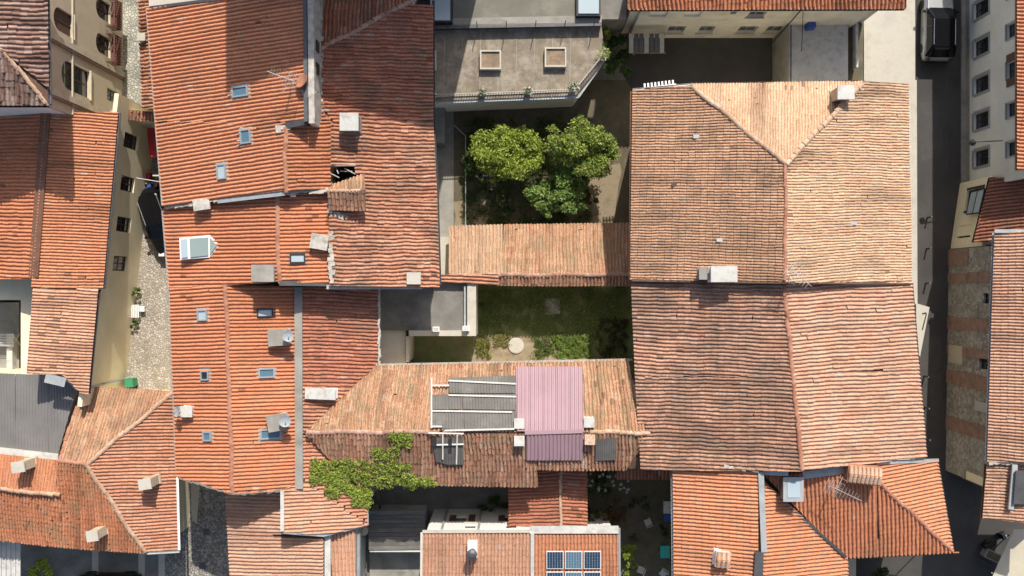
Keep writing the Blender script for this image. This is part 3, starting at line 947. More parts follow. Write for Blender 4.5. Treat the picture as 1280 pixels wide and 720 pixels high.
# --- B: long house with cream facade onto the alley
B = House('long_house', 'low orange-roofed house with cream facade and square windows along the alley', 'house', (150, 300), 'plaster_cream', 0.75)
plB = B.slope([(57, 142, 7.3), (147, 141, 6.0), (128, 361, 6.0), (40, 361)], down=(1, .05), pal='orange2', age=.45, w=.175, rad=.075, mat='tile_clean', seam=(2,), seed=403)
B.slope([(42, 361), (122, 362), (112, 467), (34, 467)], down=(1, .05), pal='salmon', age=.45, w=.175, rad=.075, plane=plB, seam=(0, 2), seed=403)
B.slope([(78, 467), (112, 467), (110, 492), (100, 490)], down=(1, .05), pal='salmon', age=.45, w=.175, rad=.075, plane=plB, walls=False, seam=(0,), seed=403)
B.slope([(54, 141, 7.25), (40, 348, 7.25), (-60, 348, 5.5), (-60, 141)], down=(-1, .0), pal='orange', age=.5, w=.21, L=.33, rad=.085)
B.strip((57, 141, 7.34), (42, 346, 7.34), .52, .10, 'copper', 'ridge_flashing')
B.gutter([(149.5, 141, 5.95), (130, 361, 5.95)], 'zinc_dark', .10)
B.gutter([(124, 362, 5.95), (111, 492, 5.95)], 'zinc_dark', .10)
fb = Facade(B, (155, 494), (197, 141), 5.9, 'plaster_cream')
for (xl, xh, yl, yh) in ((173, 155, 178, 176), (168, 151, 231, 229), (163.5, 146, 281.5, 280), (159, 141.5, 330, 329)):
    fb.hole_px(xl, xh, yl, yh, .88, fmat='shutter_brown', smat='stone_trim', sill=False)
fb.build()
u, z = fb.sz(148, 360)
fbox(fb, 'downpipe', 'zinc', 1.0, 1.08, 0, 5.8, .02, .1)
B.strip((83, 478, 6.7), (58, 472, 6.8), .5, .14, 'zinc', 'flashing', lift=.1)
B.done()
# small courtyard beside it
cy = House('courtyard_house', 'small cream walled roof terrace with an open light well', 'building', (20, 410), 'plaster_cream', .1)
mb = MB()
for (x0, y0, x1, y1, z) in ((-60, 349, 43, 375, 4.9), (26, 375, 41, 470, 4.9)):
    mb.prism(ccw([P(x0, y0, z) * 1 - Vector((0, 0, z)), P(x1, y0, z) - Vector((0, 0, z)), P(x1, y1, z) - Vector((0, 0, z)), P(x0, y1, z) - Vector((0, 0, z))]),
             ccw([P(x0, y0, z), P(x1, y0, z), P(x1, y1, z), P(x0, y1, z)]))
mb.build('terrace', 'plaster_cream', cy.root)
mb = MB(); mb.prism(ccw([P(-60, 378, 0), P(24, 378, 0), P(24, 480, 0), P(-60, 480, 0)]), ccw([P(-60, 378, 1.2), P(24, 378, 1.2), P(24, 480, 1.2), P(-60, 480, 1.2)]))
mb.build('court_floor', 'concrete', cy.root)
cy.strip((15, 470, 1.5), (15, 418, 1.5), .35, .6, 'concrete_white', 'low_wall')
cy.strip((-5, 466, 1.5), (15, 466, 1.5), .3, .6, 'concrete_white', 'low_wall')
cy.done()
t = thing('clothes_airer', 'white folding clothes airer standing in the cream walled light well', 'airer', P(4, 425, 1.2))
mb = MB(); c = P(4, 425, 2.1)
for k in range(8):
    mb.tube(c + Vector((-.6, -.35 + k * .1, 0)), c + Vector((.6, -.35 + k * .1, 0)), .02, n=5)
mb.tube(c + Vector((-.6, -.4, 0)), c + Vector((-.6, .4, 0)), .025); mb.tube(c + Vector((.6, -.4, 0)), c + Vector((.6, .4, 0)), .025)
mb.build('rack', 'white_paint', t)
mb = MB()
for x in (-.55, .55):
    for y in (-.35, .35): mb.tube(c + Vector((x, y, 0)), c + Vector((x, -y, -.9)), .02, n=5)
mb.build('legs', 'white_paint', t)

# --- C: hipped house at the lower left with a dark metal roof
C = House('hipped_house', 'hipped orange house with a dark corrugated metal roof section and three chimneys', 'house', (110, 600), 'plaster_cream', .5)
C.slope([(217, 490, 4.3), (104, 484, 4.3), (73, 578), (108, 580, 6.0)], down=(.31, -1), pal='mosspale', age=.7, mat='tile_old', w=.18, rad=.078, patches=.6)
C.slope([(217, 490, 4.3), (108, 580, 6.0), (180, 690, 4.3), (222, 688)], down=(1, -.04), pal='old', age=.45, mat='tile_clean', w=.2)
C.slope([(108, 580, 6.0), (73, 578, 6.0), (60, 681), (180, 690, 4.3)], down=(.05, 1), pal='orange', age=.75, mat='tile_mossy', w=.17, L=.30, rad=.072, seam=(1,), seed=412)
C.slope([(73, 617), (60, 681), (-60, 668), (-60, 604)], down=(.05, 1), pal='orange', age=.75, mat='tile_mossy', w=.17, L=.30, rad=.072, plane=SLOPES[-1][1], seam=(0,), seed=412)
C.slope([(-60, 604, 5.55), (73, 618, 5.55), (74, 576, 5.3), (-60, 562)], down=(.12, -1), pal='orange2', age=.5, mat='tile_clean', w=.17, L=.32, rad=.072)
C.ridge((216, 491, 4.35), (108, 580, 6.08), 'ridge_pale', .13)
C.ridge((108, 580, 6.08), (181, 690, 4.35), 'ridge_pale', .13)
C.ridge((108, 580, 6.08), (73, 577, 6.05), 'ridge_orange', .13)
C.ridge((75, 619, 5.6), (-40, 607, 5.6), 'ridge_pale', .13)
C.ridge((75, 575, 6.0), (104, 487, 4.35), 'ridge_orange', .12)
C.gutter([(219, 489, 4.25), (224, 688, 4.25)], 'white_paint', .07)
C.gutter([(224, 689.5, 4.25), (180, 692, 4.25)], 'zinc', .07)
# corrugated sheets
def corrugated(parent, pts, down, mat, per=.19, amp=.03, name='corrugated_sheet', lift=.05, plane=None, tilt=0.0):
    pl = plane or Plane(*[P(*p) for p in pts if len(p) == 3][:3])
    q = [pl.hit(p[0], p[1]) for p in pts]
    cx = sum(p[0] for p in pts) / len(pts); cyy = sum(p[1] for p in pts) / len(pts)
    d = (pl.hit(cx + down[0], cyy + down[1]) - pl.hit(cx, cyy)).normalized(); ac = pl.n.cross(d)
    o = q[0]; uv = [((p - o).dot(ac), (p - o).dot(d)) for p in q]
    u0 = min(a for a, b in uv); u1 = max(a for a, b in uv)
    prof = [(0, 0), (.25, 1), (.5, 1), (.75, 0)]
    us = []; k = math.floor(u0 / per)
    while k * per < u1 + per:
        for f, h in prof: us.append(((k + f) * per, h * amp))
        k += 1
    def span(u):
        vs_ = []
        for i in range(len(uv)):
            (a, b), (c, e) = uv[i], uv[(i + 1) % len(uv)]
            if (a - u) * (c - u) <= 0 and abs(a - c) > 1e-9: vs_.append(b + (e - b) * (u - a) / (c - a))
        return (min(vs_), max(vs_)) if len(vs_) >= 2 else None
    mb = MB(); prev = None
    for u, h in us:
        uu = min(max(u, u0 + 1e-4), u1 - 1e-4)
        s = span(uu)
        if not s: prev = None; continue
        a = o + ac * uu + d * s[0] + pl.n * (lift + h); b = o + ac * uu + d * s[1] + pl.n * (lift + h + tilt)
        th = pl.n * .012
        i = len(mb.v); mb.v += [tuple(a), tuple(b), tuple(a - th), tuple(b - th)]
        if prev is not None:
            j = prev
            mb.f += [(j, j + 1, i + 1, i), (j + 2, i + 2, i + 3, j + 3), (j, i, i + 2, j + 2), (j + 1, j + 3, i + 3, i + 1)]
        prev = i
    return mb.build(name, mat, parent)
plm = Plane(P(0, 467, 5.2), P(73, 470, 5.2), P(70, 562, 4.9))
for xa, xb in ((-60, 20), (20, 62), (62, 97)):
    pts = {-60: [(-60, 464), (20, 467), (20, 564), (-60, 556)], 20: [(20, 467), (62, 468), (62, 568), (20, 564)], 62: [(62, 468), (77, 468), (96, 487), (73, 569), (62, 568)]}[xa]
    corrugated(C.root, pts, (.02, 1), 'sheet_anthracite', .17, .055, plane=plm, lift=.06)
    f = inset(ccw([plm.hit(*p) for p in pts]), .12)
    C.wall.prism([Vector((p.x, p.y, 0)) for p in f], [Vector((p.x, p.y, plm.z(p.x, p.y) - .05)) for p in f])
C.strip((-60, 557, 5.05), (73, 572, 5.05), .42, .12, 'concrete_white', 'box_gutter')
C.strip((77, 466, 5.3), (97, 487, 5.2), .2, .10, 'zinc', 'flashing')
C.done()
for c in ((39, 578, .62, .5, 1.25, R(8)), (193, 599, .62, .5, 1.25, R(8)), (129, 662, .55, .5, 1.25, R(8))):
    chimney(*c, mat='plaster_beige', cap='slab', capmat='concrete_pale', over=.06)

# --- D: long orange house along the alley, with dormer and skylights
D = House('town_house', 'long bright orange tiled town house with skylights, dormer and ridge flashing', 'house', (280, 400), 'plaster_cream', .5)
pD1 = Plane(P(189, 40, 7.9), P(203, 230, 7.9), P(384, 100, 10.6))
D.slope([(185, 12), (384, -14), (384, 152), (196, 152)], down=(-1, .155), pal='orange2', age=.25, plane=pD1, seam=(2,), seed=401)
D.slope([(196, 152), (357, 152), (357, 237), (205, 257)], down=(-1, .155), pal='orange2', age=.25, plane=pD1, seam=(0,), seed=401)
pD2 = Plane(P(206, 262, 7.4), P(222, 596, 7.4), P(284, 420, 8.35))
D.slope([(205, 262), (345, 246), (349, 352), (282, 356), (213, 360)], down=(-1, .02), pal='orange', age=.28, plane=pD2, seam=(3,), seed=402)
D.slope([(213, 360), (282, 356), (291, 617), (222, 596)], down=(-1, .02), pal='orange', age=.28, plane=pD2, seam=(0,), seed=402)
pD3 = Plane(pD2.hit(345, 246), pD2.hit(349, 352), P(410, 300, 8.75))
D.slope([(345, 246), (414, 240), (414, 354), (349, 354)], down=(1, 0.0), pal='orange', age=.35, plane=pD3)
pD4 = Plane(pD2.hit(282, 356), pD2.hit(291, 617), P(369, 480, 7.3))
D.slope([(282, 357), (369, 359), (371, 611), (291, 617)], down=(1, -.03), pal='orange', age=.28, plane=pD4)
def zr(pl, x, y): return (x, y, pl.hit(x, y).z + .03)
D.ridge(zr(pD1, 357, 160), zr(pD1, 357, 240), 'ridge_orange')
D.ridge(zr(pD2, 346, 247), zr(pD2, 349, 352), 'ridge_orange')
D.ridge(zr(pD2, 282, 356), zr(pD2, 291, 616), 'ridge_orange')
D.slope([(357, 158), (412, 152), (412, 238), (358, 238)], down=(1, -.03), pal='orange', age=.5, mat='tile_old', plane=Plane(pD1.hit(357, 160), pD1.hit(358, 238), P(412, 200, 9.2)))
# parapet wall between this roof and the old roof to its east
mb = MB(); a = P(384, -30, 10.9); b = P(386, 154, 10.9)
mb.prism([Vector((a.x, a.y, 6)), Vector((b.x, b.y, 6)), Vector((b.x + .3, b.y, 6)), Vector((a.x + .3, a.y, 6))], [a, b, b + Vector((.3, 0, 0)), a + Vector((.3, 0, 0))])
pw = mb.build('parapet_wall', 'mortar', D.root)
for yy in (58, 86):
    p = P(390, yy, 10.2); mb = MB()
    x = b.x + .3
    mb.box((x + .0, p.y, 10.15), (.06, .55, .7)); o = mb.build('window', 'frame_dark', pw)
D.strip((381, -20, 10.86), (382.5, 152, 10.86), .2, .08, 'zinc_dark', 'flashing')
D.strip((383, 153, 10.6), (345, 160, 9.9), .3, .12, 'zinc_dark', 'flashing', lift=.1)
D.strip((345, 160, 10.15), (362, 157, 10.25), .4, .25, 'mortar', 'verge_mortar')
D.strip((272, 249, 8.85), (357, 239, 10.0), .45, .06, 'zinc', 'flashing', lift=.02)
D.strip((206, 260, 7.75), (272, 250, 8.8), .22, .10, 'mortar', 'verge_mortar', lift=.05)
D.strip((357, 241, 9.8), (410, 237, 9.35), .35, .12, 'mortar', 'verge_mortar')
D.strip((349, 354, 9.35), (414, 355, 8.7), .25, .14, 'zinc_dark', 'flashing')  # dark bar standing in for the shadow line of the wall step
D.strip((373, 359, 7.5), (374, 611, 7.5), .42, .12, 'concrete', 'flashing')
D.strip((291, 618, 8.42), (371, 612, 7.4), .14, .10, 'concrete_dark', 'verge_mortar')
D.strip((222, 597, 7.5), (291, 618, 8.42), .12, .12, 'concrete_dark', 'verge_mortar')
D.gutter([(183.5, 12, 7.82), (194.5, 152, 7.82), (203, 257, 7.82)], 'zinc', .06)
D.gutter([(203, 263, 7.32), (211, 360, 7.32), (220.5, 596, 7.32)], 'zinc', .06)
for sx, sy, w, l, gl in ((302, 115, .55, .95, 'glass_blue'), (309, 171, .75, .62, 'glass_blue'), (279, 215, .8, .55, 'glass_pale'),
                         (255, 394, .6, .6, 'glass_pale'), (258, 469, .52, .5, 'glass_dark'), (261, 545, .52, .52, 'glass_blue'),
                         (331, 391, .48, .85, 'glass_pale'), (333, 466, .52, .85, 'glass_blue'), (372, 323, .52, .8, 'glass_pale')):
    skylight(sx, sy, w, l, 'frame_dark' if sx in (331, 372) else 'frame_grey', gl)
# mortar bedding splashed round the two upper skylights
for sx, sy in ((291, 116), (301, 163), (303, 181)):
    p, pl, _ = roof_at(sx, sy); mb = MB()
    for k in range(4):
        mb.box(p + Vector((rnd.uniform(-.2, .2), rnd.uniform(-.25, .25), .12)), (rnd.uniform(.1, .3), rnd.uniform(.05, .1), .04), rnd.uniform(-.3, .3))
    mb.build('mortar_patch', 'mortar', D.root)
# dormer window (glazed, pointed)
p0, pl, _ = roof_at(250, 309)
def dp(px, py, lift): return pl.hit(px, py) + Vector((0, 0, lift))
mb = MB()
base = [dp(229, 298, .0), dp(230, 325, .0), dp(263, 322, .0), dp(275, 306, .0), dp(263, 294, .0)]
top = [dp(229, 298, .62), dp(230, 325, .62), dp(263, 322, .16), dp(275, 306, .05), dp(263, 294, .16)]
mb.prism([v - Vector((0, 0, .1)) for v in base], top)
dm = mb.build('dormer', 'white_paint', D.root)
g = MB(); 
ins = lambda a, b, k: a + (b - a) * k
c = sum(top, Vector()) / 5
for poly, gm_ in (([dp(241, 299, .50), dp(242, 322, .50), dp(262, 319.5, .22), dp(262, 297, .22)], 'glass_green'), ([dp(264, 297, .2), dp(264, 319, .2), dp(272, 307, .12)], 'glass_green'), ([dp(231, 300, .63), dp(232, 323, .63), dp(239, 322, .55), dp(238, 299.5, .55)], 'glass_pale')):
    g = MB(); g.prism([v + Vector((0, 0, -.01)) for v in poly], [v + Vector((0, 0, .035)) for v in poly]); g.build('pane', gm_, dm)
D.done()
chimney(257, 257, .75, .45, .5, R(8), 'clay', 'slab', 'mortar', house=D)
chimney(333, 342, 1.05, .75, .75, 0, 'concrete', 'flat', 'concrete', house=D)
chimney(352, 421, .95, .75, .8, R(4), 'mortar', 'flat', 'concrete', house=D)
chimney(350, 526, .85, .75, .8, R(10), 'mortar', 'flat', 'concrete', house=D)
chimney(402, 303, .8, .65, .6, R(-10), 'mortar', 'flat', 'mortar', house=D)
chimney(237, 513, .5, .45, .5, 0, 'plaster_white', 'flat', 'concrete_white', house=D)
chimney(389, 118, .5, .35, .6, R(30), 'mortar', 'flat', 'zinc', house=D, z=10.0)
dish(363, 419, 8.1, .30, (.25, -.1, 1.0), 'round grey satellite dish on the stone chimney below the small pale skylight')
dish(359, 524, 8.1, .32, (.25, -.1, 1.0), 'oval grey satellite dish on the chimney beside the blue roof panel')
dish(228, 513, 7.9, .30, (-.6, .1, .6), 'small satellite dish beside the white chimney at the alley eaves')
p, pl, hs = roof_at(338, 542)
sp = skylight(338, 542, .55, 1.1, 'frame_grey', 'glass_blue', house=D)
antenna(366, 106, 10.3, 1.6, 'white television aerial leaning over the orange roof beside the parapet wall', R(160), 10, 1.5)
t = thing('satellite_dish', 'red satellite dish fixed to the pale parapet wall', 'dish', P(381, 102, 10.6), 'satellite dishes on the roofs')
mb = MB(); mb.lathe(P(378, 102, 11.0), [(.05, 0), (.2, .02), (.38, .09), (.38, .07), (.2, 0), (.05, -.02)], 18, Vector((-.5, .3, .7))); mb.build('reflector', 'clay', t)
mb = MB(); mb.tube(P(384, 102, 10.7), P(379, 102, 10.95), .03); mb.build('bracket', 'antenna_metal', t)

t = thing('neighbour_block', 'pale flat-topped block touching the upper end of the orange town house', 'building', P(240, -20, 0))
mb = MB(); q = ccw([P(186, 8, 7.6), P(300, -6, 7.6), P(300, -60, 7.6), P(186, -60, 7.6)]); mb.prism([Vector((p.x, p.y, 0)) for p in q], q); mb.build('wall', 'concrete_pale', t)
mb = MB(); mb.bar(P(187, 10, 8.0), P(300, -4.5, 9.7), .16, .1); mb.build('coping', 'zinc_dark', t)
# lower tiled lean-to along the alley and the arch wall across it
W = House('alley_lean_to', 'narrow strip of weathered roof tiles below the orange eaves in the cobbled alley', 'lean-to', (188, 70), 'plaster_pale', .1)
W.slope([(174, -20, 4.6), (180, 136, 4.6), (196, 136, 5.0), (190, -20)], down=(-1, .1), pal='old', age=1.0, mat='tile_old')
W.done()
AW = House('arch_wall', 'tile-capped cream wall closing the alley beside the palace', 'wall', (172, 150), 'plaster_cream', .12)
AW.slope([(150, 137, 4.4), (194, 141, 4.4), (194, 151, 4.2), (150, 147)], down=(.0, 1), pal='old', age=1.0, mat='tile_old', wall_inset=.04)
AW.done()
chimney(181, 49, .3, .3, .5, 0, 'plaster_pale', 'flat', 'concrete_pale', house=W)

# --- E: old roof in the middle left, with the hole
EE = House('old_house', 'old house with a worn uneven tiled roof and a collapsed hole beside a dormer', 'house', (470, 200), 'plaster_pale', .4)
pE = Plane(P(400, 100, 9.0), P(405, 340, 9.0), P(541, 200, 7.4))
hole = [(404, 205), (436, 206), (446, 211), (452, 222), (448, 236), (408, 240)]
EE.slope([(397, 63), (500, 8), (540, 8), (540, 152), (412, 152), (397, 120)], down=(1, .02), pal='oldred', age=.8, mat='tile_old', plane=pE, seam=(3, 4), seed=404)
EE.slope([(412, 152), (540, 152), (545, 250), (412, 250)], down=(1, .02), pal='old', age=.85, mat='tile_old', plane=pE, holes=[hole], walls=False, seam=(0, 2), seed=404)
f = inset(ccw([pE.hit(*p) for p in ((400, 152), (540, 152), (545, 250), (400, 250))]), .35)
EE.wall.prism([Vector((p.x, p.y, 0)) for p in f], [Vector((p.x, p.y, 5.6)) for p in f])
mb = MB(); mb.poly([Vector((p.x, p.y, 5.65)) for p in f]); mb.build('attic_floor', 'shade_fill', EE.root)  # near-black sheet: the shade inside the roof hole is put into its colour
EE.slope([(412, 250), (545, 250), (548, 358), (412, 356)], down=(1, .02), pal='old', age=.85, mat='tile_old', plane=pE, seam=(0,), seed=404)
EE.slope([(397, 120), (412, 152), (397, 152), (386, 140)], down=(1, .02), pal='oldred', age=.8, mat='tile_old', plane=pE, seam=(0,), seed=404)
pE2 = Plane(pE.hit(399, 63), pE.hit(520, 2), P(400, -30, 7.6))
EE.slope([(399, 63), (522, -2), (522, -40), (399, -40)], down=(.06, -1), pal='oldred', age=.8, mat='tile_old', plane=pE2)
EE.ridge(zr(pE, 399, 63), zr(pE, 520, -2), 'ridge_old', .14, lift=.05)
# deck with the opening, rafters and broken boards
dk = MB()
for a in ([(412, 152), (540, 152), (541, 204), (412, 204)], [(454, 204), (541, 204), (545, 250), (454, 250)], [(412, 241), (454, 241), (454, 250), (412, 250)]):
    qq = ccw([pE.hit(*p) for p in a]); dk.prism([p - pE.n * .14 for p in qq], [p - pE.n * .012 for p in qq])
dk.build('roof_deck', 'deck', EE.root)
for a, b in (((408, 214), (424, 222)), ((419, 209), (423, 217)), ((406, 221), (413, 220)), ((430, 210), (447, 219)), ((414, 228), (420, 238)), ((409, 209), (440, 206)), ((424, 213), (440, 214))):
    mb = MB(); mb.bar(pE.hit(*a) - Vector((0, 0, rnd.uniform(.05, .3))), pE.hit(*b) - Vector((0, 0, rnd.uniform(.02, .1))), .055, .05)
    mb.build('broken_rafter', 'wood_grey', EE.root)
EE.strip((402, 206, 8.92), (444, 206, 8.55), .16, .08, 'wood_grey', 'batten', lift=.09)
# dormer with two small tiled slopes
zd = 9.55
EE.slope([(411, 239, zd), (456, 238, zd), (457, 262, zd - .35), (413, 261)], down=(.02, 1), pal='mossy', age=.9, mat='tile_old', wall_inset=.12)
EE.slope([(411, 239, zd), (456, 238, zd), (454, 219, zd - .3), (418, 232)], down=(-.1, -1), pal='mosspale', age=.9, mat='tile_old', walls=False)
EE.ridge((410, 239, zd + .03), (450, 238, zd + .03), 'ridge_pale', .11)
EE.strip((411, 241, 9.0), (412, 266, 9.0), .3, .1, 'mortar', 'mortar_bed', lift=.06)
EE.strip((412, 268, 9.0), (436, 271, 8.75), .3, .1, 'mortar', 'mortar_bed', lift=.03)
EE.strip((412, 290, 9.0), (416, 300, 8.95), .45, .1, 'mortar', 'mortar_bed', lift=.03)
EE.strip((414, 305, 9.0), (414, 354, 8.95), .35, .1, 'mortar', 'mortar_bed', lift=.05)
EE.strip((399, 20, 9.05), (399, 150, 9.05), .4, .12, 'mortar', 'mortar_bed', lift=.03)
EE.strip((408, 359, 8.8), (528, 359, 7.5), .22, .14, 'wood_grey', 'verge_board', lift=-.02)
EE.gutter([(541.5, 0, 7.35), (542, 152, 7.35), (547, 250, 7.35), (550, 356, 7.35)], 'zinc_dark', .08)
EE.done()
chimney(441, 157, .85, .8, 1.15, 0, 'concrete_dark', 'flat', 'concrete_white', house=EE)
chimney(518, 348, .62, .5, .35, 0, 'concrete_pale', 'flat', 'concrete_pale', house=EE)

# --- F: reddish roof falling east, south of the old house
FF = House('red_roof_house', 'narrow house with a dark red tiled roof beside the concrete gutter strip', 'house', (430, 430), 'plaster_pale', .3)
pF = Plane(P(378, 360, 7.3), P(380, 660, 7.3), P(473, 430, 6.2))
FF.slope([(379, 360), (473, 360), (473, 456), (440, 484), (379, 484)], down=(1, .02), pal='oldred', age=.6, mat='tile_old', plane=pF, seam=(3,), seed=405)
FF.slope([(379, 484), (440, 484), (384, 540), (379, 540)], down=(1, .02), pal='old', age=.7, mat='tile_old', plane=pF, seam=(0,), seed=405)
FF.slope([(379, 545), (386, 545), (420, 577), (458, 636), (458, 655), (379, 600)], down=(1, -.06), pal='old', age=.5, mat='tile_clean', plane=pF, seam=(4,), seed=406)
FF.slope([(354, 613), (379, 600), (458, 655), (404, 668), (354, 664)], down=(1, -.06), pal='salmon', age=.4, mat='tile_clean', plane=pF, seam=(1,), seed=406)
FF.strip((474, 359, 6.3), (474, 456, 6.3), .14, .14, 'mortar', 'verge_mortar')
FF.strip((353, 613, 7.7), (353, 664, 7.7), .2, .12, 'concrete_white', 'flashing')
FF.strip((354, 665, 7.6), (405, 669, 7.0), .16, .1, 'zinc', 'flashing')
FF.strip((404, 669, 7.0), (458, 656, 6.35), .16, .1, 'zinc', 'flashing')
FF.strip((459, 637, 6.3), (459, 657, 6.3), .16, .1, 'zinc', 'flashing')
FF.done()
chimney(403, 491, 1.55, .45, .55, R(-2), 'plaster_white', 'flat', 'concrete_white', house=FF)

# --- H: lower left-centre roofs
H = House('corner_house', 'house with a pinkish tiled roof behind the pebbled alley', 'house', (340, 690), 'plaster_pale', .3)
H.slope([(283, 616), (354, 611), (354, 668), (286, 668)], down=(-1, -.03), pal='pink', age=.35, mat='tile_clean', plane=Plane(P(283, 616, 5.5), P(290, 720, 5.5), P(404, 690, 6.7)), seam=(2,), seed=410)
H.slope([(286, 668), (404, 672), (404, 790), (293, 790)], down=(-1, -.03), pal='pink', age=.35, mat='tile_clean', plane=SLOPES[-1][1], seam=(0,), seed=410)
H.slope([(414, 666, 6.3), (444, 655, 6.3), (444, 790, 5.6), (414, 790)], down=(0.03, 1), pal='salmon', age=.35, mat='tile_clean')
H.strip((409, 668, 6.5), (409, 790, 6.5), .4, .2, 'concrete_white', 'parapet')
H.strip((404, 672, 6.6), (404, 790, 6.6), .16, .12, 'zinc_dark', 'flashing')
H.gutter([(448, 655, 6.2), (448, 790, 5.5)], 'zinc', .1)
H.done()

# --- G: central house with corrugated sheets
G = House('central_house', 'central mossy tiled house patched with grey and pink corrugated sheets', 'house', (620, 530), 'plaster_beige', .35)
zE, zR, zS = 6.25, 7.7, 6.5
pGn = Plane(P(472, 457, zE), P(790, 451, zE), P(640, 540, zR))
pGs = Plane(pGn.hit(384, 540), pGn.hit(812, 541), P(600, 606, zS))
gh = [(540, 471), (645, 470), (645, 540), (540, 540)]
G.slope([(472, 457), (640, 454), (640, 540), (384, 540)], down=(.10, -1), pal='mosspale', age=.85, mat='tile_mossy', plane=pGn, w=.2)
G.slope([(640, 454), (784, 450), (806, 540), (640, 540)], down=(-.06, -1), pal='mosspale', age=.85, mat='tile_mossy', plane=pGn, w=.2)
G.slope([(384, 541), (545, 541), (545, 605), (450, 605), (418, 577)], down=(.03, 1), pal='mossy', age=.9, mat='tile_mossy', plane=pGs, seam=(1,), seed=409)
G.slope([(545, 541), (668, 541), (668, 607), (545, 605)], down=(.03, 1), pal='mossy', age=.9, mat='tile_mossy', plane=pGs, seam=(1, 3), seed=409)
G.slope([(668, 541), (812, 541), (802, 556), (800, 586), (668, 585)], down=(.03, 1), pal='mossy', age=.9, mat='tile_mossy', plane=pGs, seam=(4,), seed=409)
G.ridge(zr(pGn, 384, 540), zr(pGn, 540, 540), 'ridge_old', .13, lift=.04)
G.ridge(zr(pGn, 738, 540), zr(pGn, 812, 541), 'ridge_pale', .13, lift=.04)
for pts in ([(561, 474), (645, 471), (645, 493), (561, 493)], [(540, 495), (578, 494), (578, 513), (540, 513)], [(578, 494), (645, 494), (645, 514), (578, 513)],
            [(540, 514), (580, 514), (580, 539), (540, 536)], [(580, 514), (645, 515), (645, 538), (580, 539)]):
    corrugated(G.root, pts, (0, -1), 'sheet_grey', .17, .03, plane=pGn, lift=.25)
for a, b in (((540, 472), (540, 534)), ((541, 481), (562, 481)), ((561, 475), (645, 479)), ((561, 493), (645, 495)), ((540, 512.5), (640, 514)), ((540, 532), (553, 532)), ((556, 537), (643, 535))):
    G.strip(zr(pGn, *a), zr(pGn, *b), .085, .06, 'wood_white', 'batten', lift=.33)
corrugated(G.root, [(541, 545), (579, 543), (580, 578), (560, 578), (545, 574)], (0, 1), 'sheet_grey', .17, .03, plane=pGs, lift=.22)
for a, b in (((536, 540), (580, 541)), ((554, 541), (554, 573)), ((572, 542), (571, 579)), ((544, 555), (580, 554))):
    G.strip(zr(pGs, *a), zr(pGs, *b), .075, .06, 'wood_white', 'batten', lift=.31)
for px_, py_, w_, d_ in ((543, 548, .28, .5), (563, 548, .2, .42), (563, 559, .16, .2)):
    p = pGs.hit(px_, py_) + pGs.n * .285; mb = MB(); mb.box(p, (w_, d_, .03), .0); mb.build('gap', 'shade_fill', G.root)  # solid near-black plates, painted shade for the openings in the frame
for k in range(5):
    xa, xb = 645 + k * 16.6, 645 + (k + 1) * 16.6 + .5
    corrugated(G.root, [(xa, 460), (xb, 460), (xb + 0.6, 540.5), (xa + .6, 540.5)], (0, -1), 'sheet_pink', .21, .055, plane=pGn, lift=.26 + .004 * (k % 2))
    xa, xb = 658 + k * 14, 658 + (k + 1) * 14 + .5
    corrugated(G.root, [(xa, 540), (xb, 540), (xb, 572), (xa, 572)], (0, 1), 'sheet_pink', .21, .055, plane=pGs, lift=.26 + .004 * (k % 2))
G.strip(zr(pGn, 656, 540), zr(pGn, 728, 538), .2, .03, 'sheet_pink', 'ridge_cap', lift=.32)
corrugated(G.root, [(744, 546), (770, 545), (770, 572), (744, 573)], (0, 1), 'sheet_grey', .12, .02, plane=pGs, lift=.24)
G.strip(zr(pGn, 470, 456), zr(pGn, 790, 449.5), .12, .1, 'wood_grey', 'verge_board', lift=.05)
G.strip(zr(pGs, 729, 545), zr(pGs, 729, 585), .16, .1, 'mortar', 'mortar_bed', lift=.08)
G.done()
for c in ((649, 528), (649, 549.5), (735.5, 526.5), (736.5, 548)):
    chimney(*c, .42, .40, .45, 0, 'clay' if c[0] > 736 else 'plaster_pale', 'flat', 'concrete_white' if c[0] < 736 else 'ridge_pale', house=G)

# --- low roof between courtyard and lower houses
V = House('back_shed', 'small dark red tiled shed roof below the central house', 'shed', (690, 640), 'plaster_pale', .25)
pV = Plane(P(701, 590, 4.9), P(701, 657, 4.9), P(637, 620, 4.2))
V.slope([(637, 580), (701, 580), (701, 660), (637, 660)], down=(-1, .05), pal='shed', age=.5, mat='tile_clean', plane=pV)
V.slope([(701, 580), (732, 580), (733, 660), (701, 660)], down=(1, .05), pal='shed', age=.5, mat='tile_clean', plane=Plane(P(701, 590, 4.9), P(701, 657, 4.9), P(732, 620, 4.55)))
V.ridge((701, 582, 4.95), (701, 659, 4.95), 'ridge_pale', .09)
V.done()

# --- S: garden wall roof
S = House('garden_shed', 'long low shed with a mottled orange tiled roof between the two gardens', 'shed', (670, 320), 'plaster_beige', .25)
pS = Plane(P(562, 283, 2.7), P(786, 281, 2.7), P(670, 343, 3.6))
S.slope([(562, 284), (630, 282), (630, 345), (562, 343)], down=(0.0, -1), pal='pale', age=.7, mat='tile_clean', plane=pS, light=.9, seam=(1,), seed=413)
S.slope([(630, 282), (788, 280), (788, 343), (630, 344)], down=(0.0, -1), pal='mosspale', age=.75, mat='tile_mossy', plane=pS, seam=(3,), seed=413)
pS2 = Plane(pS.hit(562, 343), pS.hit(788, 343), P(670, 355, 3.35))
S.slope([(562, 343), (788, 343), (788, 356), (620, 355), (562, 350)], down=(0.0, 1), pal='mossy', age=.8, mat='tile_mossy', plane=pS2, wall_inset=.15)
S.ridge(zr(pS, 562, 344), zr(pS, 788, 343), 'ridge_old', .12, lift=.04)
S.done()
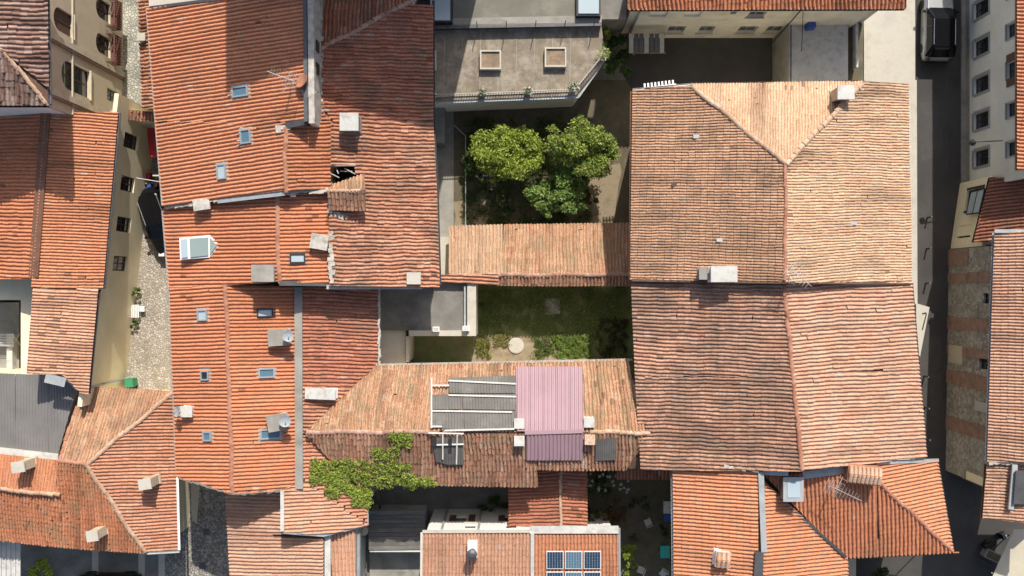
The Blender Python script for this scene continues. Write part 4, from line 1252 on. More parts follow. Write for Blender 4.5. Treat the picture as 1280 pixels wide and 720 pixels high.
S2 = House('lean_to_roof', 'narrow orange tiled lean-to joining the old house and the garden shed', 'lean-to', (585, 350), 'plaster_beige', .1)
S2.slope([(546, 344, 3.7), (622, 343, 3.7), (622, 355, 3.6), (546, 353)], down=(1, .05), pal='old', age=.5, mat='tile_old')
S2.done()
mb = MB(); mb.prism(ccw([P(549, 296, 0), P(561, 296, 0), P(561, 343, 0), P(549, 343, 0)]), ccw([P(549, 296, 1.6), P(561, 296, 1.6), P(561, 343, 1.6), P(549, 343, 1.6)]))
tag(mb.build('garden_block', 'concrete_pale'), 'pale concrete block wall at the end of the long garden shed', 'wall')

# --- I: big hipped building
I = House('hipped_palazzo', 'large building with a pale hipped tile roof beside the street', 'building', (970, 230), 'plaster_cream', 1.0)
zr_, ze = 10.6, 7.9
RA, RB = (982, 205, zr_), (981, 351, zr_)
pIw = Plane(P(791, 130, ze), P(790, 348, ze), P(*RB))
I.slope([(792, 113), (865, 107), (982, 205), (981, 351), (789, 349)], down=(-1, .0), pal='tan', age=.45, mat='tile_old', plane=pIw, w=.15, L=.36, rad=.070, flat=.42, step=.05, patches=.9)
pIn = Plane(P(*RA), P(866, 107, 8.15), P(1078, 104, 8.15))
I.slope([(865, 107), (1078, 103), (982, 205)], down=(.0, -1), pal='pale', age=.7, mat='tile_clean', plane=pIn, w=.15, rad=.070, flat=.5, step=.02, patches=.3)
pIe = Plane(P(*RA), P(*RB), P(1136, 240, ze))
I.slope([(1078, 103), (1134, 106), (1138, 353), (981, 352), (982, 205)], down=(1, .0), pal='pale', age=.7, mat='tile_clean', plane=pIe, w=.15, rad=.070, flat=.5, step=.02, patches=.3)
I.ridge(zr(pIw, 866, 108), (982, 205, zr_ + .05), 'ridge_pale', .14)
I.ridge((982, 205, zr_ + .05), zr(pIe, 1078, 105), 'ridge_pale', .14)
I.ridge((982, 206, zr_ + .05), (981, 350, zr_ + .05), 'ridge_orange', .10)
I.gutter([(789, 114, 7.85), (787.5, 349, 7.85)], 'copper', .06)
I.gutter([(1077, 101.5, 8.1), (866, 105, 8.1)], 'zinc_dark', .06)
I.gutter([(866, 105, 8.1), (791, 112, 7.9)], 'zinc', .06)
I.gutter([(1136.5, 107, 7.85), (1139.5, 353, 7.85)], 'plaster_pale', .06)
for a in ((844, 231, .12), (871, 171, .1), (900, 300, .1), (1065, 279, .1)):
    p, pl, _ = roof_at(*a[:2]); mb = MB(); mb.obox(p + pl.n * .12, Vector((.16, 0, 0)), Vector((0, .1, 0)), pl.n * .02); mb.build('vent_tile', 'zinc' if a[0] != 844 else 'shutter_brown', I.root)
# south gable verge
I.strip((790, 350, 7.95), (981, 353, 10.6), .14, .12, 'deck', 'verge_board')
I.strip((981, 353, 10.6), (1138, 354, 7.9), .14, .12, 'deck', 'verge_board')
I.done()
chimney(1046, 122, .75, .6, 1.2, 0, 'plaster_beige', 'slab', 'concrete_white', house=I)
chimney(901, 343, 1.25, .68, .75, 0, 'plaster_white', 'flat', 'concrete_white', house=I)
chimney(879, 342, .55, .5, .6, 0, 'concrete', 'flat', 'concrete', house=I)
antenna(986, 344, 10.5, 1.5, 'bent television aerial on the ridge of the large hipped building', R(-40), 8, 1.4)
mb = MB(); c = P(815, 107, 4.0)
bl = thing('balcony_awning', 'small white slatted canopy jutting from the back of the hipped building', 'canopy', P(815, 107, 3.5))
for k in range(9):
    mb2 = MB(); mb2.box(P(806 + k * 4.4, 109.2 - k * .55, 7.4), (.10, .42, .05), R(4)); mb2.build('slat', 'white_paint', bl)
mb2 = MB(); mb2.bar(P(804, 110.5, 7.36), P(845, 105, 7.36), .06, .05); mb2.build('rail', 'white_paint', bl)

# --- J, K: lower right building
J = House('broad_house', 'broad two-sloped house with striped pinkish barrel tiles and a curved ridge line', 'house', (1000, 460), 'plaster_cream', .9)
pJw = Plane(P(790, 352, 7.6), P(800, 585, 7.6), P(981, 357, 9.9))
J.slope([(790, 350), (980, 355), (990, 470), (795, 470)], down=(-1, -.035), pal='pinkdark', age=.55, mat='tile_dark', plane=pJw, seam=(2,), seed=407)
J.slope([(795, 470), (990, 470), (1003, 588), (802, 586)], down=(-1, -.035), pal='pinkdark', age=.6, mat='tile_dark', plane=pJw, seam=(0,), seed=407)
pJe = Plane(pJw.hit(980, 356), pJw.hit(1003, 587), P(1150, 470, 7.8))
J.slope([(980, 355), (1138, 352), (1147, 460), (990, 470)], down=(1, -.06), pal='pink', age=.5, mat='tile_clean', plane=pJe, seam=(2,), seed=408)
J.slope([(990, 470), (1147, 460), (1156, 570), (1003, 588)], down=(1, -.06), pal='pink', age=.5, mat='tile_clean', plane=pJe, seam=(0,), seed=408)
rp = [(980, 357), (984, 400), (988, 440), (993, 500), (1003, 587)]
for a, b in zip(rp[:-1], rp[1:]): J.ridge(zr(pJw, *a), zr(pJw, *b), 'ridge_orange', .13, lift=.05)
J.gutter([(1140, 353, 7.7), (1158, 571, 7.7)], 'zinc_dark', .06)
J.done()
K = House('orange_wing', 'smooth orange tiled wing with a pale tiled roof vent by the dark garden', 'house', (890, 650), 'plaster_cream', 1.25)
pK = Plane(P(842, 590, 7.9), P(844, 720, 7.9), P(948, 650, 9.15))
K.slope([(842, 586), (947, 589), (947, 790), (844, 790)], down=(-1, -.085), pal='orange2', age=.3, mat='tile_clean', plane=pK)
K.gutter([(840, 588, 7.8), (842, 790, 7.8)], 'zinc', .07)
K.strip((951, 590, 9.3), (955, 690, 9.3), .3, .1, 'zinc', 'flashing')
K.strip((948, 590, 9.2), (985, 592, 9.2), .25, .1, 'zinc', 'flashing')
K.strip((949, 690, 9.3), (944, 790, 9.3), .45, .15, 'zinc_dark', 'flashing')
K.strip((905, 583, 8.95), (948, 588, 9.35), .2, .08, 'mortar', 'verge_mortar', lift=.08)
K.done()
chimney(901, 696, .75, .75, .5, R(-5), 'plaster_white', 'tiles', 'concrete_white', house=K)
# --- L, M: small hipped building at the street corner
L_ = House('street_corner_house', 'hipped corner house with vivid orange tiles jutting into the street', 'house', (1080, 640), 'plaster_beige', .45)
T1, T2 = (1095, 600, 8.5), (1097, 580, 8.5)
pLs = Plane(P(955, 604, 8.5), P(*T1), P(1190, 689, 7.0))
pLe = Plane(P(*T1), P(*T2), P(1190, 689, 7.0))
L_.slope([(955, 592), (1095, 592), (1095, 694), (1057, 696)], down=(.02, 1), pal='orange', age=.35, mat='tile_clean', plane=pLs, w=.22, L=.3, seam=(1,), seed=411)
L_.slope([(1095, 600), (1190, 689), (1095, 694)], down=(.02, 1), pal='orange', age=.35, mat='tile_clean', plane=pLs, w=.22, L=.3, walls=False, seam=(2,), seed=411)
L_.slope([(1095, 578), (1170, 574), (1190, 689), (1095, 600)], down=(1, -.2), pal='orange2', age=.25, mat='tile_clean', plane=pLe)
pM = Plane(pLs.hit(962, 605), pLs.hit(1057, 696), P(958, 715, 8.35))
L_.slope([(956, 604), (1058, 696), (1060, 790), (952, 790)], down=(1, -.10), pal='orange2', age=.28, mat='tile_clean', plane=pM)
L_.ridge((1095, 600, 8.55), (1190, 688, 7.08), 'ridge_orange', .12)
L_.strip((957, 606, 8.5), (1057, 696, 7.1), .16, .06, 'zinc_dark', 'valley_flashing', lift=.06)
L_.strip((1003, 594, 8.75), (1055, 587, 8.75), .4, .12, 'zinc', 'flashing')
L_.strip((1095, 578, 8.6), (1172, 575, 7.4), .18, .1, 'zinc', 'flashing', lift=.08)
L_.gutter([(1058, 698, 6.95), (1190, 691, 6.95)], 'zinc_dark', .05)
L_.gutter([(1192, 689, 6.95), (1172, 574, 7.25)], 'zinc_dark', .05)
L_.done()
chimney(1074, 590, 1.75, .95, .75, R(-6), 'clay', 'tiles', 'clay', house=L_, z=8.6)
# roof light box
p, pl, _ = roof_at(986, 610)
mb = MB(); mb.box((p.x, p.y + .1, p.z + .25), (1.0, 1.25, 1.1), 0, .95); sb = mb.build('roof_light', 'concrete', L_.root)
mb = MB(); mb.box((p.x, p.y + .1, p.z + .83), (1.08, 1.3, .06)); mb.build('frame', 'zinc', sb)
mb = MB(); mb.box((p.x, p.y + .1, p.z + .87), (.66, .85, .05)); mb.build('pane', 'glass_pale', sb)
antenna(1038, 606, 8.5, 1.5, 'wide television aerial with many rods over the vivid orange corner roof', R(-25), 10, 1.9)

# --- N: white building at the right
N = House('white_block', 'pale grey rendered block with two rows of framed windows on the street', 'building', (1240, 100), 'plaster_grey', .8)
N.slope([(1272, -330, 7.1), (1272, 212, 7.1), (1400, 212, 9.1), (1400, -330)], down=(-1, .02), pal='orange2', age=.4)
N.strip((1271, -330, 6.98), (1271, 213, 6.98), .16, .12, 'copper', 'gutter')
fn = Facade(N, (1207, -300), (1207, 238), 6.95, 'plaster_grey')
fn.n = -fn.n; fn.a = P(1207, 238, 0); fn.t = -fn.t; fn.b = P(1207, -300, 0)
fn.n = Vector((-1, 0, 0))
for yy in (-36, 10, 58, 105, 150, 197):
    fn.hole_px(1217.5, 1236, yy + (360 - yy) * .012, yy - (360 - yy) * .012, .95, fmat='frame_dark', surround=.17, smat='frame_grey')
for k, yy in enumerate((-14, 37, 86, 136, 185)):
    fn.hole_px(1259, 1270, yy + 2, yy, .8 if k != 2 else .9, fmat='frame_dark', shutters=(k == 2), shmat='shutter_brown', surround=.1 if k != 2 else None, smat='frame_grey')
fn.build()
fbox(fn, 'plinth', 'concrete', .01, fn.len - .01, 0, .55, .004, .04)
N.done()
t = thing('street_lamp', 'thin dark bracket lamp reaching out from the pale grey block', 'lamp', P(1207, 181, 0) + Vector((0, 0, 4.5)))
mb = MB(); mb.tube(Vector((28.3, fn.pt(2.4, 0).y, 4.6)), Vector((26.6, fn.pt(2.4, 0).y - .1, 4.75)), .03); mb.build('arm', 'frame_dark', t)
mb = MB(); mb.lathe(Vector((26.6, fn.pt(2.4, 0).y - .1, 4.55)), [(.2, 0), (.16, .1), (.05, .2)], 12); mb.build('lamp_head', 'frame_dark', t)

# --- link building with red roof
LB = House('link_house', 'cream link house with a dark red-brown roof and street windows', 'house', (1215, 270), 'plaster_cream', .5)
LB.slope([(1238, 223, 4.2), (1218, 302, 4.2), (1300, 302, 6.0), (1320, 223)], down=(-1, .12), pal='shed', age=.4, mat='tile_old', light=.75)
LB.gutter([(1237, 222, 4.15), (1216, 303, 4.15)], 'frame_dark', .07)
fl = Facade(LB, (1200, 229), (1188, 311), 4.05, 'plaster_cream')
fl.n = Vector((fl.t.y, -fl.t.x, 0))
fl.hole_px(1207, 1228, 252, 246, 1.3, fmat='frame_dark', surround=.12, smat='frame_dark', sill=False)
fl.hole_px(1197, 1214, 291, 287, .8, fmat='frame_dark', sill=False)
fl.build()
t = skylight(1237, 245, .01, .01) if False else None
LB.done()
# open casement catching the sky
t = thing('open_window', 'white roof window flap propped open on the cream link house', 'window', P(1207, 252, 1.2))
mb = MB()
q0 = P(1208, 268, 2.0); q1 = P(1214, 240, 2.0); q2 = P(1231, 236, 3.6); q3 = P(1224, 266, 3.6)
nn = (q1 - q0).cross(q3 - q0).normalized()
for a, b in ((q0, q1), (q1, q2), (q2, q3), (q3, q0), ((q0 + q3) / 2, (q1 + q2) / 2)): mb.bar(a, b, .07, .06, nn)
mb.build('frame', 'frame_dark', t)
mb = MB(); mb.prism([p - nn * .012 for p in (q0, q1, q2, q3)], [p + nn * .012 for p in (q0, q1, q2, q3)]); mb.build('pane', 'glass_pale', t)

# --- O: stone building with pinkish roof
O = House('stone_house', 'stone and brick house with a pinkish tiled roof and ruined street wall', 'house', (1210, 450), 'brick_red', .6)
pO = Plane(P(1243, 290, 5.6), P(1236, 577, 5.6), P(1300, 400, 6.8))
O.slope([(1244, 290), (1330, 290), (1330, 578), (1235, 576)], down=(-1, -.03), pal='pink', age=.4, mat='tile_clean', plane=pO, w=.18, rad=.077)
pO2 = Plane(P(1234, 580, 5.4), P(1229, 648, 5.4), P(1300, 620, 6.4))
O.slope([(1234, 580), (1330, 580), (1330, 657), (1229, 647)], down=(-1, -.05), pal='pink', age=.5, mat='tile_old', plane=pO2, w=.18, rad=.077, wall_inset=1.2)
O.gutter([(1242, 291, 5.5), (1233, 577, 5.5)], 'zinc', .08)
O.gutter([(1232, 580, 5.3), (1227, 648, 5.3)], 'copper', .07)
O.strip((1242, 289, 5.7), (1330, 289, 6.9), .2, .1, 'zinc', 'verge_flashing', lift=.1)
O.strip((1235, 579, 5.65), (1330, 579, 7.0), .16, .1, 'mortar', 'verge_mortar', lift=.05)
O.strip((1267, 580, 6.1), (1262, 636, 6.1), .3, .12, 'green_plastic' if False else 'zinc', 'flashing', lift=.12)
mb = MB(); mb.prism(ccw([P(1270, 588, 5.5), P(1330, 588, 5.5), P(1330, 630, 5.5), P(1267, 630, 5.5)]), ccw([P(1270, 588, 6.5), P(1330, 588, 6.5), P(1330, 630, 6.5), P(1267, 630, 6.5)]))
mb.build('roof_box', 'zinc_dark', O.root)
fo = Facade(O, (1186, 312), (1182, 588), 5.4, 'rubble_stone')
fo.hole_px(1229, 1236, 373, 373, .6, fmat='frame_dark', sill=False)
fo.hole_px(1224, 1235, 453, 455, .7, fmat='frame_dark', sill=False)
fo.build()
fo2 = Facade(O, (1182, 588), (1240, 588), 5.4, 'rubble_stone'); fo2.build()
for yy, hw in ((335, .0), (347, .28), (405, .38), (440, .25), (475, .42), (535, .42)):
    if not hw: continue
    u, z = fo.sz(1208, yy)
    fbox(fo, 'brick_band', 'brick_red', u - hw, u + hw, 0, 5.35, .003, .05)
u, z = fo.sz(1195, 320)
fbox(fo, 'brick_band', 'brick_red', .02, 1.0, 0, 2.6, .003, .05)
u, z = fo.sz(1195, 443)
fbox(fo, 'plaster_patch', 'plaster_beige', u - .55, u + .55, z - .9, z + .9, .004, .06)
u, z = fo.sz(1226, 508)
fbox(fo, 'plaster_patch', 'concrete_pale', u - .28, u + .28, z - .6, z + .8, .004, .06)
u, z = fo.sz(1219, 594)
fbox(fo, 'plaster_patch', 'plaster_cream', fo.len - .5, fo.len - .02, z - 1.0, z + 1.3, .004, .06)
O.done()

# --- T: building along the top edge
T = House('rear_house', 'pale grey rear house with an orange eave along the shaded yard', 'house', (900, 20), 'plaster_pale', .5)
T.slope([(784, 11, 7.0), (1131, 10, 7.0), (1131, -70, 8.6), (784, -70)], down=(0, 1), pal='orange', age=.7, mat='tile_clean', w=.22)
T.gutter([(1131, 12, 6.95), (784, 13, 6.95)], 'zinc_dark', .06)
ft = Facade(T, (786, 47.5), (1046, 47.5), 6.9, 'plaster_pale')
for xx, w_, kw in ((823, 1.0, dict(shut=True, fmat='plaster_white', sill=False)), (866, .95, dict(shut=True, fmat='plaster_white', sill=False)), (917, .35, dict(fmat='frame_dark', sill=False)), (946, .95, dict(fmat='frame_grey'))):
    cx = 640 + (xx - 640)
    ft.hole_px(xx, xx, 21 if xx != 917 else 17.5, 14.5, w_, **kw)
for xx, w_ in ((845, 1.0), (883, .9), (934, 1.1), (968, 1.0)):
    ft.hole_px(xx, xx, 41, 33, w_, fmat='frame_grey', sill=True)
ft.build()
T.done()
# yard shed / canopy at its foot
t = thing('timber_lean_to', 'weathered open timber lean-to in the shaded yard against the pale rear house', 'lean-to', P(815, 60, 0))
mb = MB()
for x, y in ((792, 68), (830, 66), (790, 44), (830, 44)): mb.tube(P(x, y, 0), P(x, y, 2.4 if y > 50 else 2.9), .06)
mb.build('posts', 'wood', t)
for k in range(7):
    mb = MB(); a = P(789 + k * 6.4, 66, 2.45); b = P(789 + k * 6.4, 42, 2.95); mb.bar(a, b, .26, .03); mb.build('roof_board', 'wood_grey' if k % 3 == 0 else 'zinc_dark', t)
mb = MB(); mb.bar(P(786, 66, 2.4), P(832, 66, 2.4), .08, .1); mb.build('beam', 'wood', t)
# raised terrace with parapet
t = thing('raised_terrace', 'pale grey raised concrete terrace behind the hipped building', 'terrace', P(1025, 65, 0))
def slab(px0, py0, px1, py1, z, name, mat, parent, zb=0.0):
    mb = MB()
    q = ccw([P(px0, py0, z), P(px1, py0, z), P(px1, py1, z), P(px0, py1, z)])
    mb.prism([Vector((p.x, p.y, zb)) for p in q], q)
    return mb.build(name, mat, parent)
slab(986, 30, 1060, 104, 3.0, 'deck_slab', 'concrete_white', t)
slab(984.5, 30, 986, 104, 3.35, 'parapet', 'concrete', t)
slab(988.5, 31, 989.5, 104, 3.5, 'rail', 'zinc_dark', t, 3.4)
slab(1070, 26, 1073, 84, 3.1, 'coping', 'concrete_white', t, 2.5)
slab(1060, 29, 1078, 104, 2.4, 'planting_bed', 'soil', t)
o = MB().box(P(1011, 33, 3.0) + Vector((0, 0, .33)), (.5, .5, .66), .1, .85).build('storage_box', 'blue_plastic')
tag(o, 'blue plastic bin on the pale raised terrace by the rear wall', 'bin')

t = thing('overhead_cable', 'black cable running slantwise from the rear house to the yard', 'cable', P(962, 56, 0))
mb = MB(); mb.tube(P(962, 57, 0), P(1001, 13, 6.7), .035, n=6); mb.build('wire', 'frame_dark', t)
t = thing('overhead_cable', 'thin black cable crossing the pale raised terrace', 'cable', P(1002, 60, 0))
mb = MB(); mb.tube(P(1004, 12, 6.6), P(1002, 64, 5.2), .02, n=6); mb.tube(P(1002, 64, 3.0), P(1002, 64, 5.2), .02, n=6); mb.build('wire', 'frame_dark', t)

# --- Q: flat-roofed building with rooflights
Q = House('flat_roof_house', 'flat felt-roofed annex with two boxed rooflights and a railed south edge', 'building', (640, 80), 'plaster_pale', .0)
zq = 4.2
qp = [(536, 38), (752, 33), (757, 72), (722, 119), (545, 126), (536, 126)]
mb = MB(); q = ccw([P(*p, zq) for p in qp]); mb.prism([Vector((p.x, p.y, zq - .3)) for p in q], q); mb.build('roof_slab', 'roofing_felt', Q.root)
mb = MB(); q2 = inset(q, .12); mb.prism([Vector((p.x, p.y, 0)) for p in q2], [Vector((p.x, p.y, zq - .31)) for p in q2]); mb.build('wall', 'plaster_white', Q.root)
zq2 = 4.65
mb = MB(); q = ccw([P(536, 34, zq2), P(536, -70, zq2), P(752, -70, zq2), P(752, 30, zq2)]); mb.prism([Vector((p.x, p.y, 0)) for p in q], q); mb.build('upper_terrace', 'roofing_dark', Q.root)
mb = MB(); q = ccw([P(560, 31, zq2 + .01), P(560, 23, zq2 + .01), P(752, 19, zq2 + .01), P(752, 28, zq2 + .01)]); mb.prism([Vector((p.x, p.y, zq2 - .02)) for p in q], q); mb.build('edge_paving', 'concrete', Q.root)
mb = MB(); mb.bar(P(536, 35, zq2 + .06), P(752, 31, zq2 + .06), .14, .16); mb.build('parapet', 'zinc_dark', Q.root)
for k in range(9):
    x = 556 + k * 22.5
    mb = MB(); mb.bar(P(x, 40, zq + .008), P(x - 1.5, min(122, 122 - max(0, x - 712) * 1.3), zq + .008), .045, .012); mb.build('felt_seam', 'concrete', Q.root)
rl = MB()
for k in range(7):
    x = 560 + k * 36.5
    if x > 752: continue
    rl.tube(P(x, 33.8 - (x - 560) * .018, zq2), P(x, 33.8 - (x - 560) * .018, zq2) + Vector((0, 0, 1.0)), .025, n=6)
rl.build('railing_posts', 'frame_dark', Q.root)
for (x0, y0, x1, y1) in ((600, 64.5, 626.5, 88.5), (680.5, 61, 707.5, 85.5), (529, 65, 546, 89)):
    c = (P(x0, y0, zq) + P(x1, y1, zq)) / 2; w_ = (x1 - x0) * .0465; d_ = (y1 - y0) * .0465
    mb = MB()
    for sg in (-1, 1):
        mb.box(c + Vector((sg * (w_ / 2 - .05), 0, .2)), (.09, d_, .4)); mb.box(c + Vector((0, sg * (d_ / 2 - .05), .2)), (w_ - .19, .09, .398))
    r_ = mb.build('rooflight', 'concrete_pale', Q.root)
    mb = MB(); mb.box(c + Vector((0, 0, .26)), (w_ - .2, d_ - .2, .06)); mb.build('cover', 'soil' if x0 < 590 else 'wood', r_)
mb = MB()
ra = [(545, 121, 0), (718, 114, 0), (752, 72, 0)]
for a, b in zip(ra[:-1], ra[1:]):
    A_, B_ = P(a[0], a[1], zq), P(b[0], b[1], zq); n_ = int((B_ - A_).length / .15)
    for k in range(n_):
        p = A_ + (B_ - A_) * (k / n_); mb.tube(p, p + Vector((0, 0, .55)), .018, n=4)
    mb.bar(A_ + Vector((0, 0, .57)), B_ + Vector((0, 0, .57)), .05, .04); mb.bar(A_ + Vector((0, 0, .08)), B_ + Vector((0, 0, .08)), .05, .04)
mb.build('railing', 'wood_grey', Q.root)
Q.gutter([(757, 73, zq - .05), (723, 121, zq - .05), (545, 128, zq - .05)], 'zinc', .07)
for x, y, w_, d_, m1 in ((551, 12, 1.15, 1.5, 'glass_pale'), (735, 5, 1.2, 1.4, 'glass_pale')):
    c = P(x, y, zq2); mb = MB()
    mb.box(c + Vector((0, 0, .2)), (w_ + .25, d_ + .25, .4), 0, .95); r_ = mb.build('rooflight', 'frame_dark', Q.root)
    mb = MB(); mb.box(c + Vector((0, 0, .44)), (w_, d_, .08), 0, .97); mb.build('pane', m1, r_)
slab(748, -60, 783, 24, 4.2, 'side_terrace', 'concrete_dark', Q.root)
slab(536, 128, 556, 178, 1.4, 'stair_block', 'concrete', Q.root)
Q.done()
def pot(px, py, z, label, cols, n=220, r=.28, flower=(.75, .72, .62), group=None, seed=1):
    b = P(px, py, z)
    t = thing('potted_plant', label, 'potted plant', b, group)
    mb = MB(); mb.lathe(b, [(.13, 0), (.19, .3), (.21, .32), (.17, .33)], 12); mb.build('pot', 'concrete_pale', t)
    link('foliage', leaf_mesh('foliage', [(b + Vector((0, 0, .5)), (r, r, r * .8)), (b + Vector((r * .4, r * .2, .55)), (r * .6, r * .6, r * .5))], n, .07, cols + [flower] * 3, seed), t)
for x, y, lb in ((603, 118, 'white-flowering pot plant on the railed roof edge below the western rooflight'), (660, 116, 'single white pot plant on the railed roof edge between the two rooflights'),
                 (716, 112, 'bushy white-flowering pot plant where the railed roof edge turns the corner'), (542, 121, 'shaded white pot plant on the railed roof edge against the old house')):
    pot(x, y, zq, lb, DGREEN, seed=int(x), r=.34 if x == 716 else .22, group='pot plants on the railed roof')
pot(754, 70, zq, 'cream-flowering pot plant on the terrace corner beside the climbing shrub', YGREEN, 260, .36, seed=4, group='pot plants on the railed roof')

# --- R: roof terrace between old house and court
Rr = House('roof_terrace', 'dark grey flat roof terrace with white parapet beside the overgrown court', 'terrace', (530, 400), 'plaster_pale', .1)
slab(475, 350, 584, 413, 3.2, 'terrace_slab', 'concrete_dark', Rr.root)
slab(584, 354, 595, 420, 3.55, 'parapet', 'concrete_pale', Rr.root)
slab(511, 413.2, 583.6, 420, 3.45, 'parapet', 'concrete_pale', Rr.root)
slab(580, 357, 582, 412, 3.5, 'rail', 'zinc', Rr.root, 3.42)
slab(474, 409, 507, 462, 3.0, 'lower_terrace', 'concrete_pale', Rr.root)
slab(507.3, 420.3, 511, 452, 3.2, 'parapet', 'concrete_pale', Rr.root)
Rr.done()
for x, y, lb in ((546, 411, 'small white box planter in the middle of the terrace parapet'), (583, 410, 'small white box planter at the corner of the terrace parapet')):
    b = P(x, y, 3.2); t = thing('box_planter', lb, 'planter', b, 'planters on the terrace parapet')
    MB().box(b + Vector((0, 0, .3)), (.36, .26, .6), 0, 1.1).build('box', 'white_paint', t)
    MB().box(b + Vector((0, 0, .6)), (.3, .2, .02)).build('soil', 'concrete_white', t)

# --- U: lower centre house with solar panels
U = House('solar_house', 'salmon tiled house with white trim and a small solar array', 'house', (650, 700), 'plaster_white', .12)
pU = Plane(P(528, 667, 5.6), P(773, 663, 5.6), P(640, 760, 4.7))
U.slope([(529, 667), (664, 666), (664, 790), (528, 790)], down=(.0, 1), pal='salmon', age=.35, mat='tile_clean', plane=pU, w=.2)
U.slope([(667, 668), (772, 668), (773, 790), (667, 790)], down=(.0, 1), pal='orange2', age=.35, mat='tile_clean', plane=pU, w=.2)
U.strip((527, 666, 5.7), (526, 790, 4.6), .12, .12, 'plaster_pale', 'verge_trim')
U.strip((665.5, 666, 5.75), (665.5, 790, 4.6), .2, .14, 'concrete_white', 'verge_trim')
U.strip((662, 662, 5.7), (773, 662, 5.7), .42, .12, 'concrete_white', 'parapet')
U.strip((528, 664.5, 5.72), (662, 664, 5.72), .16, .1, 'concrete_pale', 'parapet')
U.strip((774, 660, 5.7), (775, 790, 4.6), .12, .1, 'zinc', 'gutter')
fu = Facade(U, (662, 636), (543, 636), 5.55, 'plaster_white')
fu.n = Vector((0, 1, 0))
for xx in (573, 633):
    fu.hole_px(xx, xx, 645, 651.5, .95, fmat='frame_dark', sill=True)
fu.hole_px(588, 588, 655, 660, .6, fmat='frame_dark'); fu.hole_px(639, 639, 655, 660, .6, fmat='frame_dark')
fu.build()
for xx in (566, 590, 627, 650):
    u, z = fu.sz(xx, 648); fbox(fu, 'shutter', 'shutter_brown', u - .19, u + .19, z - .75, z + .75, .01, .06)
for xx in (600, 556):
    u, z = fu.sz(xx, 650); fbox(fu, 'downpipe', 'zinc', u - .06, u + .06, 0, 5.4, .01, .12)
U.done()
p, pl, _ = roof_at(591, 686)
mb = MB(); mb.box((p.x, p.y + .1, p.z + .2), (.55, .9, .7)); st = mb.build('chimney', 'plaster_white', U.root)
mb = MB(); mb.lathe((p.x, p.y - .02, p.z + .5), [(.2, 0), (.2, .5), (.29, .52), (.29, .7), (.12, .78)], 14); mb.build('flue', 'zinc_dark', st)
t = thing('solar_array', 'blue solar panels in white frames on the salmon roof', 'solar panel', pU.hit(716, 710))
acx = (pU.hit(717, 690) - pU.hit(716, 690)).normalized(); dny = (pU.hit(716, 691) - pU.hit(716, 690)).normalized()
for i in range(3):
    for j in range(3):
        c = pU.hit(693.5 + i * 23.2, 697.5 + j * 25.5) + pU.n * .24
        hw = .485; hl = .54
        mb = MB(); mb.obox(c, acx * hw, dny * hl, pU.n * .025); fr = mb.build('panel_frame', 'white_paint', t)
        for a in range(6):
            for b in range(6):
                mb = MB() if (a, b) == (0, 0) else mb
                mb.obox(c + acx * (-.375 + a * .15) + dny * (-.42 + b * .168) + pU.n * .028, acx * .07, dny * .079, pU.n * .004)
        mb.build('cells', 'panel_cell' if i != 1 else 'glass_blue', fr)

# --- court buildings at the lower centre-left
t = thing('board_shed', 'low shed with a dark grey boarded roof in the shaded courtyard', 'shed', P(495, 660, 0))
slab(462, 640, 530, 690, 2.0, 'wall', 'plaster_pale', t)
for k in range(9):
    mb = MB(); a = P(461, 641 + k * 5.5, 2.15 - k * .01); b = P(531, 640 + k * 5.5, 2.15 - k * .01); mb.bar(a, b, .25, .04); mb.build('roof_board', 'sheet_grey' if k % 2 else 'concrete_dark', t)
struct('courtyard_step', [(462, 688), (530, 687), (530, 800), (462, 800)], .30, 'concrete', .3)
o = slab(453, 642, 468, 665, 3.2, 'flue_pipe', 'concrete', None) if False else None
mb = MB(); mb.lathe(P(463, 650, 0), [(.18, 0), (.2, 2.6), (.28, 2.7), (.05, 3.0)], 12)
tag(mb.build('furled_parasol', 'canvas'), 'furled grey-beige parasol standing in the shaded courtyard', 'parasol')

# lean-to below broad house
LT = House('garden_lean_to', 'short dark tiled lean-to over the flower garden', 'lean-to', (810, 590), 'plaster_beige', .2)
LT.slope([(772, 583, 4.0), (842, 583, 4.0), (842, 597, 3.6), (772, 597)], down=(0, 1), pal='shed', age=.5, mat='tile_old', walls=False)
LT.strip((772, 598, 3.55), (842, 598, 3.55), .08, .1, 'wood', 'fascia')
mb = MB(); mb.tube(P(774, 596, 0), P(774, 596, 3.5), .06); mb.build('post', 'wood', LT.root)
LT.done()

# --- tall tower outside the picture to the north, which casts the long shadow over the old roofs
TW = thing('church_tower', 'tall pale tower beyond the old tiled roofs, casting the long shadow', 'tower', (-7, 25, 0))
mb = MB(); mb.prism([(-12.6, 20, 0), (-1.3, 20, 0), (-1.3, 30, 0), (-12.6, 30, 0)], [(-12.6, 20, 19.8), (-1.3, 20, 19.8), (-1.3, 30, 19.8), (-12.6, 30, 19.8)]); mb.build('wall', 'plaster_beige', TW)
mb = MB(); mb.prism([(-12.9, 19.9, 19.8), (-1.0, 19.9, 19.8), (-1.0, 30.3, 19.8), (-12.9, 30.3, 19.8)], [(-7.2, 24.9, 22.5), (-6.8, 24.9, 22.5), (-6.8, 25.3, 22.5), (-7.2, 25.3, 22.5)]); mb.build('roof', 'clay', TW)
for k in range(3):
    mb = MB(); mb.box((-10.2 + k * 3.2, 19.98, 16), (1.2, .1, 2.6)); mb.build('louvre', 'shutter_brown', TW)

# ================================================================== VEHICLES
def loft(sections, closed=True):
    mb = MB(); n = len(sections[0])
    for s_ in sections: mb.v += [tuple(p) for p in s_]
    for i in range(len(sections) - 1):
        for k in range(n if closed else n - 1):
            a = i * n + k; b = i * n + (k + 1) % n
            mb.f.append((a, b, b + n, a + n))
    mb.f.append(tuple(range(n - 1, -1, -1))); m = (len(sections) - 1) * n; mb.f.append(tuple(range(m, m + n)))
    return mb

